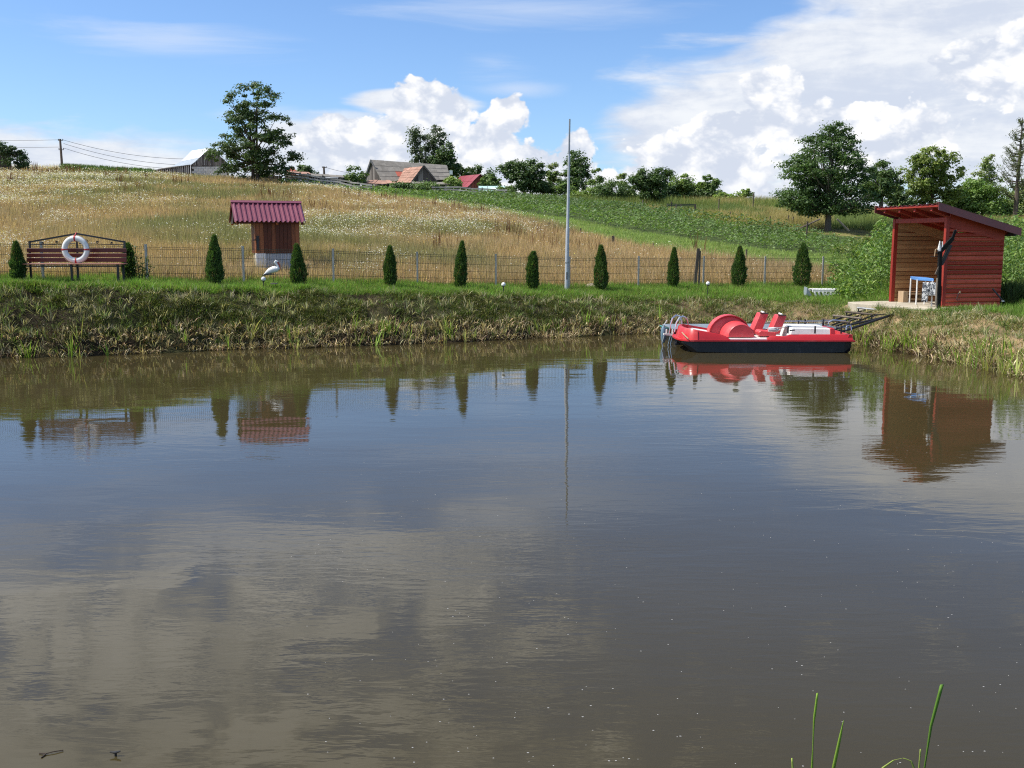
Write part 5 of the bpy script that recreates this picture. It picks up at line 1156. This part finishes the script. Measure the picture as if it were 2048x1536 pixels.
# lone posts in the fields, nearest point of the terrain under each
posts = [(790, 402, 14, 'dark thin post at the meadow edge just below the farmhouse outbuilding'), (828, 406, 8, 'short post second from the farmhouse along the meadow edge'), (870, 413, 9, 'short post third from the farmhouse along the meadow edge'), (918, 424, 12, 'weathered post fourth from the farmhouse along the meadow edge'), (965, 430, 6, 'stubby post fifth from the farmhouse along the meadow edge'),
         (1098, 462, 15, 'slim post in the meadow just left of the flagpole'), (1161, 476, 19, 'dark post in the dry grass just right of the flagpole'), (1224, 492, 20, 'first of two close posts above the conifer right of the flagpole'), (1228, 492, 21, 'second of two close posts, slightly taller, above the conifer'), (1307, 498, 14, 'grey post at the dry grass edge between two conifers'),
         (1493, 524, 22, 'pale post behind the conifer with the double tip'), (1265, 425, 14, 'grey stake left of the dark fan shaped shrub'), (1286, 427, 22, 'paler stake under the dark fan shaped shrub'), (1342, 430, 24, 'stake right of the fan shaped shrub'), (1391, 430, 16, 'short stake below the netting frame'), (1437, 430, 26, 'tall thin stake in the maize rows'), (1461, 440, 14, 'small stake at the edge of the yellow plot'), (1505, 425, 32, 'tallest thin stake in the maize rows left of the big tree'),
         (1576, 450, 16, 'left stake of the pair left of the big tree'), (1586, 452, 16, 'right stake of the pair left of the big tree'), (1611, 492, 46, 'tall stake under the big round tree'), (1540, 450, 14, 'faint stake between yellow plot and big tree')]
for px_, py_, h_, lab in posts:
    p = hit(px_, py_ - 3); Hh = h_ * p.y / F_PX; o_ = MB().beam(V3((0, 0, -.3)), V3((random.uniform(-.05, .05) * Hh, 0, Hh)), max(.06, 2.6 * p.y / F_PX), .07).build('field_post', M['postwood'], None, loc=p); tag(o_, lab, 'post')
tp = V3((6.05, 33.3, gz(6.05, 33.3))); tpo = empty('forked_post', tp, 'tall split wooden post rising above the wire fence', 'post')
MB().beam(V3((0, 0, -.2)), V3((.10, 0, 1.26)), .10, .09).build('main_stake', M['postwood'], tpo); MB().beam(V3((.16, .05, -.1)), V3((.17, .05, 1.18)), .05, .05).build('thin_stake', M['postwood'], tpo)
# netting frame
nf0 = hit(1360, 428); nf = empty('netting_frame', nf0, 'low green netting frame on stakes beside the fan shaped shrub', 'frame')
for px_ in (1335, 1352, 1362, 1390): MB().beam(at(px_, 432, nf0.y) - nf0, at(px_, 408, nf0.y) - nf0, .09, .09).build('stake', M['postwood'], nf)
for py_ in (408, 411): MB().beam(at(1333, py_, nf0.y) - nf0, at(1392, py_ + 1, nf0.y) - nf0, .07, .07).build('rail', M['wire'], nf)
# props under the big tree
for (a_, b_, lab) in (((1592, 460), (1640, 438), 'long pole leaning up into the left side of the big tree'), ((1698, 462), (1674, 438), 'dark pole leaning up into the right side of the big tree')):
    Yp = 62; pr = at(*a_, Yp); o_ = MB().tube([V3((0, 0, 0)), at(*b_, Yp) - pr], .055, 6).build('tree_prop', M['postwood'], None, loc=pr); tag(o_, lab, 'pole')
# utility poles and wires
def upole(name, lab, px_, pt_, pb_, Y): 
    b0 = at(px_, pb_, Y); p = empty(name, V3((b0.x, b0.y, b0.z - 2)), lab, 'utility pole'); h = at(px_ - .5, pt_, Y).z - b0.z + 2
    MB().tube([V3((0, 0, 0)), V3((-.05, 0, h))], [.17, .11], 8).build('pole', M['bark'], p)
    for dz_ in (.15, 1.15): MB().beam(V3((-.28, 0, h - dz_)), V3((.28, 0, h - dz_)), .06, .06).build('cross_arm', M['bark'], p)
    for dz_ in (.06, 1.06):
        for s_ in (-.24, .24): MB().lathe([(.05, 0), (.05, .1), (0, .12)], (s_, 0, h - dz_ - .04), 6).build('insulator', M['black'], p)
    return p, h
up1, uh1 = upole('utility_pole', 'wooden utility pole on the bare ridge at the left', 125, 278, 340, 112)
up2, uh2 = upole('utility_pole', 'short distant utility pole above the grey shed', 649, 333, 352, 125)
def cable(a_, b_, sag, lab):
    pts_ = [a_.lerp(b_, k / 12) - V3((0, 0, sag * 4 * (k / 12) * (1 - k / 12))) for k in range(13)]
    o_ = MB().tube([p - a_ for p in pts_], .018, 4).build('power_line', M['black'], None, loc=a_); tag(o_, lab, 'cable')
T = at(124, 279, 112)
cable(at(-300, 268, 150), at(123, 279.5, 112), .4, 'upper power line left of the ridge pole'); cable(at(-300, 280, 150), at(123, 294, 112), .4, 'lower power line left of the ridge pole')
cable(at(127, 280, 112), at(380, 318, 116), .5, 'upper power line between the ridge pole and the zinc barn'); cable(at(127, 287, 112), at(372, 330, 116), .5, 'middle power line between the ridge pole and the zinc barn'); cable(at(127, 296, 112), at(365, 338, 116), .5, 'lower power line between the ridge pole and the zinc barn')
cable(at(649, 334, 125), at(760, 350, 128), .3, 'faint power line right of the short distant pole')

# ------------------------------------------------------------------ trees
BR = MB
def tree(name, lab, cat, px, base, Y, blobs, nleaf, ls, col, trunk_w=6, col2=None, clump=.11, limbs=10, group=None, up=.4, flat=1.0, core=0.0, lean=0, ntr=1, pts_out=None, seed=None, trunkmat='bark', shape='round', dip=0):
    """blobs: (px, py, rx, ry) in photo pixels at distance Y; they are turned into ellipsoids of real size"""
    rg_ = np.random.default_rng(seed if seed is not None else int(px * 7 + base))
    k = Y / F_PX; b0 = at(px, base, Y); e = empty(name, b0, lab, cat, group)
    cs, rs = [], []
    for bx, by, rx, ry in blobs:
        c_ = at(bx, by, Y) - b0; cs.append((c_.x, (rg_.uniform(-.3, .3)) * rx * k, c_.z)); rs.append((rx * k, rx * k * .85, ry * k))
    cs, rs = np.array(cs), np.array(rs); vol = rs.prod(1) ** .66; pr = vol / vol.sum()
    # clump centres spread through the volume, denser towards the skin
    ncl = max(14, int(nleaf / 42)); nleaf = int(nleaf * 1.8); ls = ls * .74; bi = rg_.choice(len(cs), ncl, p=pr); d = rg_.normal(0, 1, (ncl, 3)); d /= np.linalg.norm(d, axis=1)[:, None]
    rad = rg_.uniform(0.05, 1, ncl) ** (1 / 2.8); cc = cs[bi] + d * rad[:, None] * rs[bi]
    size = rs.max() * clump * (1 + .5 * rg_.uniform(-1, 1, ncl))
    li = rg_.integers(0, ncl, nleaf); off = rg_.normal(0, 1, (nleaf, 3)) * size[li][:, None] * np.array([1, 1, .62 * flat])
    P = cc[li] + off
    outw = off / np.maximum(np.linalg.norm(off, axis=1), 1e-5)[:, None]
    c1 = np.array(col); c2 = np.array(col2 if col2 is not None else [col[0] * .65, col[1] * .7, col[2] * .8]); mixc = rg_.uniform(0, 1, ncl)[li][:, None]
    colL = c1 * mixc + c2 * (1 - mixc)
    global rng; keep_ = rng; rng = rg_
    Vv, T, Cc = leaves(P, ls * k, colL, up=up, cvar=.22, aspect=.62, nrm=outw * .9); rng = keep_
    link_mesh('crown', np_mesh('crown', Vv, T, M['leaf'], Cc), e)
    tops = cs[:, 2].max(); mb = MB()
    for q_ in range(ntr):
        x_ = (q_ - (ntr - 1) / 2) * trunk_w * k * 1.2; tgt = V3(cs[min(q_, len(cs) - 1)]); top_ = V3((x_ * 2.5 + tgt.x * .5, 0, tops * .95 if ntr == 1 else tops * (.8 + .2 * q_)))
        w0 = trunk_w * k / 2; hh = top_.z
        mb.tube([V3((x_, 0, -.4)), V3((x_, 0, 0)), V3((x_ + lean * k * .3, 0, hh * .33)), V3((x_ * 1.5 + lean * k * .7, 0, hh * .66)), V3((x_ * 2 + lean * k, 0, hh))], [w0 * 1.35, w0 * 1.1, w0 * .8, w0 * .45, w0 * .1], 8)
    mb.build('trunk', M[trunkmat], e, True)
    if limbs:
        mb = MB(); sel = rg_.choice(ncl, min(limbs, ncl), replace=False)
        for i in sel:
            c_ = V3(cc[i]); s0 = V3((lean * k * .3, 0, max(.26 * tops, c_.z * rg_.uniform(.35, .65)))); md = s0.lerp(c_, .5) + V3((0, 0, -.04 * c_.length)); w0 = trunk_w * k / 2
            mb.tube([s0, md, c_], [w0 * .45, w0 * .26, w0 * .06], 5)
        mb.build('limbs', M[trunkmat], e)
    return e
DG, MG, LG, PG = (0.105, 0.165, 0.052), (0.145, 0.22, 0.06), (0.23, 0.32, 0.07), (0.25, 0.29, 0.12)
DG2 = (0.065, 0.115, 0.042)
tree('cherry_tree', 'tall airy tree with forked trunks on the ridge beside the zinc barn', 'tree', 511, 366, 92, [(505, 205, 55, 36), (480, 235, 38, 40), (540, 250, 42, 44), (505, 285, 66, 36), (450, 315, 44, 26), (560, 305, 36, 34), (500, 330, 72, 26), (440, 300, 30, 12), (590, 318, 18, 10), (545, 335, 45, 20)], 10800, 6.2, (0.09, 0.145, 0.045), 7, (0.05, 0.09, 0.03), .070, 60, ntr=2, flat=.8)
tree('shrub', 'dark bush against the dark barn at the left edge', 'shrub', 36, 338, 86, [(30, 318, 26, 16), (12, 300, 18, 14), (45, 326, 12, 9)], 1500, 6, DG2, 3, None, .14, 6)
tree('shrub', 'low bush above the brown shed roof', 'shrub', 610, 352, 104, [(612, 342, 22, 11)], 700, 6, DG, 3, None, .16, 5)
tree('shrub', 'rounded bush between the grey shed and the farmhouse', 'shrub', 710, 372, 101, [(711, 352, 21, 19), (705, 362, 24, 10)], 1700, 6, MG, 3, DG, .14, 8)
tree('poplar_tree', 'pale leaved poplar rising behind the farmhouse roof', 'tree', 852, 372, 118, [(838, 285, 22, 30), (868, 275, 20, 22), (855, 310, 34, 26), (850, 335, 34, 22)], 4200, 5.6, (0.10, 0.14, 0.07), 4, (0.055, 0.085, 0.04), .12, 24, flat=1.3)
tree('deciduous_tree', 'dark tree just right of the poplar behind the farmhouse', 'tree', 890, 375, 117, [(888, 310, 24, 24), (895, 338, 22, 26), (880, 330, 26, 24)], 3600, 6, DG, 5, DG2, .13, 12)
tree('deciduous_tree', 'low dark orchard tree behind the crimson roof', 'tree', 935, 375, 120, [(930, 345, 26, 14), (960, 348, 22, 15), (912, 340, 14, 14), (975, 360, 18, 14)], 2600, 6, DG, 4, DG2, .12, 8)
tree('deciduous_tree', 'small tree right of the crimson roofed barn', 'tree', 984, 384, 108, [(980, 366, 22, 14), (1000, 372, 14, 12)], 1300, 6, DG, 3, MG, .14, 6)
tree('orchard_tree', 'dark spreading tree behind the turquoise tunnel', 'tree', 1048, 388, 104, [(1045, 345, 36, 26), (1022, 340, 24, 16), (1068, 350, 24, 24), (1055, 325, 12, 12), (1050, 368, 34, 16)], 5200, 6.2, DG, 6, DG2, .11, 18)
tree('birch_tree', 'slender pale birch between two dark trees', 'tree', 1108, 384, 108, [(1105, 345, 11, 22), (1112, 365, 15, 16)], 1200, 5.6, PG, 3, MG, .16, 8)
tree('deciduous_tree', 'upright tree directly behind the flagpole', 'tree', 1152, 386, 106, [(1155, 322, 22, 20), (1160, 345, 26, 20), (1140, 355, 20, 22), (1150, 370, 34, 14)], 4200, 6.2, (0.10, 0.165, 0.042), 5, DG2, .12, 16)
tree('sapling', 'sparse young fruit tree right of the flagpole tree', 'tree', 1198, 390, 102, [(1198, 352, 14, 14), (1192, 370, 18, 12)], 620, 6, MG, 2.5, DG, .16, 12)
tree('shrub', 'yellow green bush at the foot of the flagpole tree', 'shrub', 1180, 396, 98, [(1180, 386, 26, 9), (1158, 390, 16, 6)], 1100, 5, LG, 2, MG, .16, 0)
tree('shrub', 'dark round bush on the near side of the crop', 'shrub', 1226, 415, 92, [(1226, 386, 33, 24), (1222, 400, 36, 14)], 4200, 5.4, DG, 3, DG2, .12, 10)
tree('sapling', 'thin pale sapling above the dark round bush', 'tree', 1243, 395, 100, [(1242, 352, 8, 16), (1243, 370, 12, 10)], 420, 5.4, PG, 2, MG, .2, 12)
tree('shrub', 'dark fan shaped shrub standing on the crop edge', 'shrub', 1300, 420, 90, [(1302, 360, 38, 24), (1300, 385, 34, 20), (1334, 350, 10, 14), (1275, 365, 20, 22), (1298, 405, 24, 13)], 6500, 5.6, (0.09, 0.145, 0.038), 4, DG2, .09, 40, flat=1.2)
tree('orchard_tree', 'dark orchard tree right of the fan shaped shrub', 'tree', 1372, 402, 100, [(1365, 365, 24, 16), (1385, 378, 22, 16), (1350, 378, 20, 20), (1375, 390, 32, 10)], 4000, 6, DG, 4, LG, .12, 12)
tree('orchard_tree', 'compact orchard tree at the end of the dark row', 'tree', 1418, 404, 100, [(1418, 368, 17, 16), (1416, 385, 24, 16)], 2600, 6, MG, 4, DG, .12, 10)
tree('shrub', 'low olive bush beyond the maize rows', 'shrub', 1452, 406, 98, [(1450, 394, 20, 8), (1440, 398, 14, 6)], 900, 5.4, MG, 2, LG, .16, 5)
tree('sapling', 'small bright round tree last on the open ridge', 'tree', 1484, 408, 98, [(1488, 386, 14, 9), (1478, 394, 11, 7)], 800, 5.4, LG, 2.5, MG, .18, 8)
tree('shrub', 'low bush on the ridge left of the big tree', 'shrub', 1535, 414, 96, [(1532, 408, 18, 5), (1558, 412, 14, 8)], 800, 5, MG, 2, LG, .2, 0)
tree('cherry_tree', 'big round dark green tree left of the hut roof', 'tree', 1655, 474, 66, [(1672, 262, 34, 22), (1660, 290, 58, 34), (1650, 335, 88, 42), (1600, 345, 46, 32), (1705, 350, 44, 40), (1640, 382, 92, 34), (1688, 392, 66, 28), (1598, 398, 48, 24), (1625, 420, 50, 14), (1658, 414, 80, 16)], 19000, 6.2, (0.09, 0.155, 0.042), 13, (0.048, 0.09, 0.03), .072, 60, flat=.75)
tree('deciduous_tree', 'medium tree touching the right side of the big round tree', 'tree', 1762, 414, 92, [(1768, 345, 28, 22), (1755, 370, 40, 26), (1780, 375, 26, 24), (1740, 385, 30, 18)], 5000, 6.6, (0.09, 0.14, 0.034), 8, DG2, .11, 14)
tree('deciduous_tree', 'broad yellow green tree above the hut roof', 'tree', 1862, 425, 96, [(1865, 325, 44, 30), (1840, 355, 44, 38), (1890, 355, 34, 42), (1835, 390, 44, 26), (1880, 400, 40, 24)], 9500, 6.6, (0.21, 0.27, 0.06), 8, (0.11, 0.16, 0.045), .10, 30)
tree('deciduous_tree', 'bushy bright green tree right of the broad tree', 'tree', 1955, 436, 98, [(1950, 385, 42, 28), (1935, 405, 34, 26), (1980, 400, 34, 26), (1960, 420, 56, 16)], 7500, 6.2, (0.17, 0.28, 0.06), 5, MG, .10, 12)
tree('birch_tree', 'feathery pale birch rising behind the bright green tree', 'tree', 1973, 432, 104, [(1974, 325, 12, 18), (1970, 350, 22, 20), (1980, 375, 28, 20)], 1900, 5.6, PG, 3, MG, .14, 18, trunkmat='white')
tree('deciduous_tree', 'grey green tree mass at the right edge of view', 'tree', 2052, 438, 100, [(2050, 395, 34, 32), (2030, 410, 30, 24), (2075, 380, 30, 40), (2060, 420, 50, 18)], 6000, 6, MG, 6, PG, .10, 12)
for px_, base_, Y_, rx_, ry_, c_, lab_ in ((1010, 390, 103, 20, 9, MG, 'low weeds bush right of the turquoise tunnel'), (1085, 388, 105, 24, 12, DG, 'low bush between orchard tree and birch'), (1126, 390, 103, 20, 12, MG, 'low bush under the birch'), (1205, 396, 98, 20, 12, DG, 'mid green bush left of the dark round bush'), (1255, 400, 97, 16, 14, MG, 'bush between the dark round bush and the fan shaped shrub'), (1338, 402, 99, 16, 18, DG2, 'dark bush touching the fan shaped shrub'), (1396, 404, 99, 18, 14, DG, 'dark bush between the two orchard trees'), (1440, 404, 99, 12, 12, DG, 'dark bush right of the compact orchard tree'),
        (800, 380, 98, 24, 7, DG, 'low dark bush under the pinkish outbuilding'), (905, 376, 99, 17, 11, LG, 'yellow green bush at the right end of the farmhouse'), (850, 380, 98, 30, 6, MG, 'low nettles along the pinkish outbuilding'), (1905, 436, 99, 30, 22, MG, 'green bush behind the hut roof'), (2005, 438, 100, 30, 20, MG, 'green bush at the foot of the larch'), (1800, 424, 95, 26, 22, DG, 'dark bush above the far corner of the hut roof')):
    tree('shrub', lab_, 'shrub', px_, base_, Y_, [(px_, base_ - ry_, rx_, ry_), (px_ + rx_ * .5, base_ - ry_ * .7, rx_ * .6, ry_ * .7)], int(38 * rx_ * ry_ ** .6 / 2), 5.6, c_, 2, None, .15, 0)
# larch with drooping bare-looking boughs
lY = 96; l0 = at(2030, 436, lY); la = empty('larch_tree', l0, 'tall thin conifer with see-through upswept boughs at the right edge', 'tree'); kk = lY / F_PX
H_ = (436 - 243) * kk; MB().tube([V3((0, 0, -.4)), V3((.02, 0, H_ * .5)), V3((.05, 0, H_))], [.24, .15, .03], 8).build('trunk', M['bark'], la, True)
mb = MB(); pts_l, cols_l = [], []
r2 = np.random.default_rng(5)
for i in range(95):
    f = r2.uniform(.16, .98); z0 = H_ * f; L_ = (1 - f) ** .75 * 2.7 * r2.uniform(.6, 1.1) + .15; a_ = r2.uniform(0, 2 * pi)
    tip = V3((cos(a_) * L_, sin(a_) * L_ * .8, z0 + L_ * .62)); mid = V3((cos(a_) * L_ * .55, sin(a_) * L_ * .5, z0 + L_ * .12))
    mb.tube([V3((0, 0, z0)), mid, tip], [.045, .028, .008], 4)
    nn = int(28 + 60 * (1 - f)); s_ = r2.uniform(.2, 1, nn)[:, None]; b_ = np.array(V3((0, 0, z0))) * (1 - s_) ** 2 + 2 * (1 - s_) * s_ * np.array(mid) + s_ ** 2 * np.array(tip)
    pts_l.append(b_ + r2.normal(0, .09, (nn, 3)))
mb.build('boughs', M['bark'], la)
pl = np.concatenate(pts_l); v_, t_, c_ = leaves(pl, .17, A3(.12, .15, .06), up=.1, aspect=.3); link_mesh('needles', np_mesh('needles', v_, t_, M['leaf'], c_), la)

# ------------------------------------------------------------------ columnar conifers along the fence
conifers = [(38, 484, 561, 33, 'stout conifer at the left end of the bench'), (260, 487, 560, 26, 'thin ragged conifer at the right end of the bench'), (430, 470, 565, 34, 'tallest conifer left of the well house'), (598, 488, 571, 36, 'broad conifer beside the well house right of the stork'),
            (780, 492, 573, 31, 'first conifer right of the well house, well clear of it'), (920, 482, 576, 30, 'narrow pointed conifer midway between well house and flagpole'), (1066, 503, 580, 30, 'short bent-tipped conifer just left of the flagpole'), (1201, 490, 577, 32, 'conifer with the boulder at its foot right of the flagpole'),
            (1345, 495, 574, 27, 'slender conifer left of the forked post'), (1476, 492, 573, 31, 'conifer with a double tip between forked post and sun lounger'), (1603, 486, 573, 37, 'last and broadest conifer beside the sun lounger')]
for i, (px_, pt_, pb_, wpx, lab) in enumerate(conifers):
    u_ = (px_ - 1024) / F_PX; Y = float(fence_Y(u_)) - .62; k = Y / F_PX; b0 = at(px_, pb_, Y); b0.z = min(b0.z, gz(b0.x, b0.y) + .05); top = at(px_, pt_, Y).z - b0.z; R = wpx * k / 2
    e = empty('conifer', b0, lab, 'conifer', 'small columnar conifers planted along the wire fence'); r3 = np.random.default_rng(100 + i); e.rotation_euler = (r3.uniform(-.03, .03), r3.uniform(-.045, .045), 0); R *= r3.uniform(.9, 1.1)
    n = 6800; h = r3.uniform(0, 1, n) ** .8; a_ = r3.uniform(0, 2 * pi, n)
    prof = np.interp(h, [0, .08, .25, .5, .75, .92, 1], [.55, .85, 1, .85, .52, .24, .05]) if i not in (6, 1) else np.interp(h, [0, .1, .3, .6, .85, .95, 1], [.55, .75, 1, .85, .6, .3, .12])
    lump = 1 + .42 * (fbm(a_ * 1.6 + i * 9, h * 7, i) - .5) * 2 + .26 * (fbm(a_ * 5, h * 22, i + 3) - .5) * 2
    rr_ = R * prof * lump * (r3.uniform(.35, 1, n) ** .35); bend = (h ** 3) * (.06 if i == 6 else .015 * (i % 3 - 1))
    rr_ = rr_ * .88; P = np.stack([rr_ * np.cos(a_) + bend, rr_ * np.sin(a_), h * top * .97], -1); gcol = np.where(r3.uniform(0, 1, (n, 1)) < .25, A3(.12, .20, .045), A3(.055, .105, .03)); gcol = np.where((fbm(a_ * 2 + i, h * 6, i + 40)[:, None] > .66) & (r3.uniform(0, 1, (n, 1)) < .5), A3(.16, .12, .05), gcol) * (1 + .0 * h[:, None])
    d_ = np.stack([np.cos(a_) * .45, np.sin(a_) * .45, np.ones(n)], -1) + r3.normal(0, .3, (n, 3)); d_ /= np.linalg.norm(d_, axis=1)[:, None]
    s_ = np.cross(d_, r3.normal(0, 1, (n, 3))); s_ /= np.linalg.norm(s_, axis=1)[:, None]; L_ = .075 * r3.uniform(.6, 1.3, n)[:, None]
    Vv = np.stack([P - s_ * .013, P + s_ * .013, P + d_ * L_], 1).reshape(-1, 3); T = np.arange(n * 3).reshape(-1, 3)
    link_mesh('foliage', np_mesh('foliage', Vv, T, M['leaf'], np.repeat(gcol * (1 + r3.uniform(-.25, .25, (n, 1))), 3, 0)), e)
    MB().tube([V3((0, 0, -.1)), V3((0, 0, top * .8))], [.03, .008], 6).build('trunk', M['bark'], e)
# rose bush beside the bench
rbp = at(284, 560, 25.6); rbp.z = gz(rbp.x, rbp.y); e = empty('rose_bush', rbp, 'straggly leafy bush at the right end of the bench', 'shrub'); r3 = np.random.default_rng(8); mb = MB(); PP = []
for (tx, tz, n_) in ((-.14, .98, 150), (.16, .72, 130), (.02, .55, 90), (-.22, .6, 80), (.24, .5, 60)):
    mb.tube([V3((tx * .3, 0, 0)), V3((tx * .7, 0.02, tz * .5)), V3((tx, 0, tz))], [.014, .01, .004], 5); s_ = r3.uniform(.15, 1, n_)[:, None]
    PP.append(np.hstack([tx * (.3 + .7 * s_), 0 * s_, tz * s_]) + r3.normal(0, .055, (n_, 3)))
mb.build('stems', M['bark'], e); v_, t_, c_ = leaves(np.concatenate(PP), .055, A3(.075, .12, .03)); link_mesh('leaves', np_mesh('leaves', v_, t_, M['leaf'], c_), e)

# ------------------------------------------------------------------ tall weedy thicket around the hut
parts = []; r4 = np.random.default_rng(12)
def thicket(n, x0, x1, y0f, y1, hf, ls_, cols_):
    global rng
    x = r4.uniform(x0, x1, n); y = r4.uniform(0, 1, n) * 0; y = y0f(x) + (y1 - y0f(x)) * r4.uniform(0, 1, n); z = ground(x, y); H = hf(x, y) * r4.uniform(.75, 1.15, n); m_ = 26
    kk_ = x / y > .322 + .012 * np.sin(y * 3); x, y, z, H = x[kk_], y[kk_], z[kk_], (H * np.clip((x / y - .315) / .05, .35, 1))[kk_]; n = len(x); P = np.repeat(np.stack([x, y, z], -1), m_, 0); f = r4.uniform(.03, 1, n * m_); P[:, 2] += np.repeat(H, m_) * f; sp = .05 + .10 * (1 - f); P[:, 0] += r4.normal(0, 1, n * m_) * sp; P[:, 1] += r4.normal(0, 1, n * m_) * sp
    ci = np.repeat(r4.integers(0, len(cols_), n), m_); c = np.array(cols_)[ci]
    keep_ = rng; rng = r4; parts.append(leaves(P, ls_, c, up=.25, cvar=.3, aspect=.36)); parts.append(blades(np.stack([x, y, z], -1), 1, H, .012, .1, .01, A3(.10, .14, .04), seg=1)); rng = keep_
GS = [(.15, .24, .055), (.11, .185, .045), (.20, .29, .07), (.13, .225, .07)]
thicket(300, 9.9, 13.4, lambda x: np.full_like(x, 29.4), 36.0, lambda x, y: np.clip(1.0 + (x - 9.9) * .9, .5, 2.0) * np.clip(1.3 - abs(y - 33) * .06, .6, 1.1), .15, GS)
thicket(170, 11.2, 14.0, lambda x: np.full_like(x, 36.0), 46.0, lambda x, y: np.full_like(x, 1.5), .17, GS)
thicket(420, 12.85, 18.5, lambda x: 27.0 + (x - 13) * .2, 36.0, lambda x, y: np.clip(.9 + (x - 12.9) * .6, .8, 1.9), .14, GS)
thicket(300, 15, 24, lambda x: np.full_like(x, 36.0), 50.0, lambda x, y: np.full_like(x, 1.7), .18, [(.16, .21, .06), (.11, .18, .045), (.10, .16, .04)])
stuff('tall_weeds', parts, M['leaf'])
# dark brush at the foot of the hut's right corner
parts = []; x = r4.uniform(12.75, 14.5, 160); y = r4.uniform(25.6, 27.6, 160); parts.append(blades(np.stack([x, y, ground(x, y)], -1), 9, .42, .02, .7, .1, A3(.05, .085, .025), seg=2)); stuff('rank_grass', parts, M['grass'])
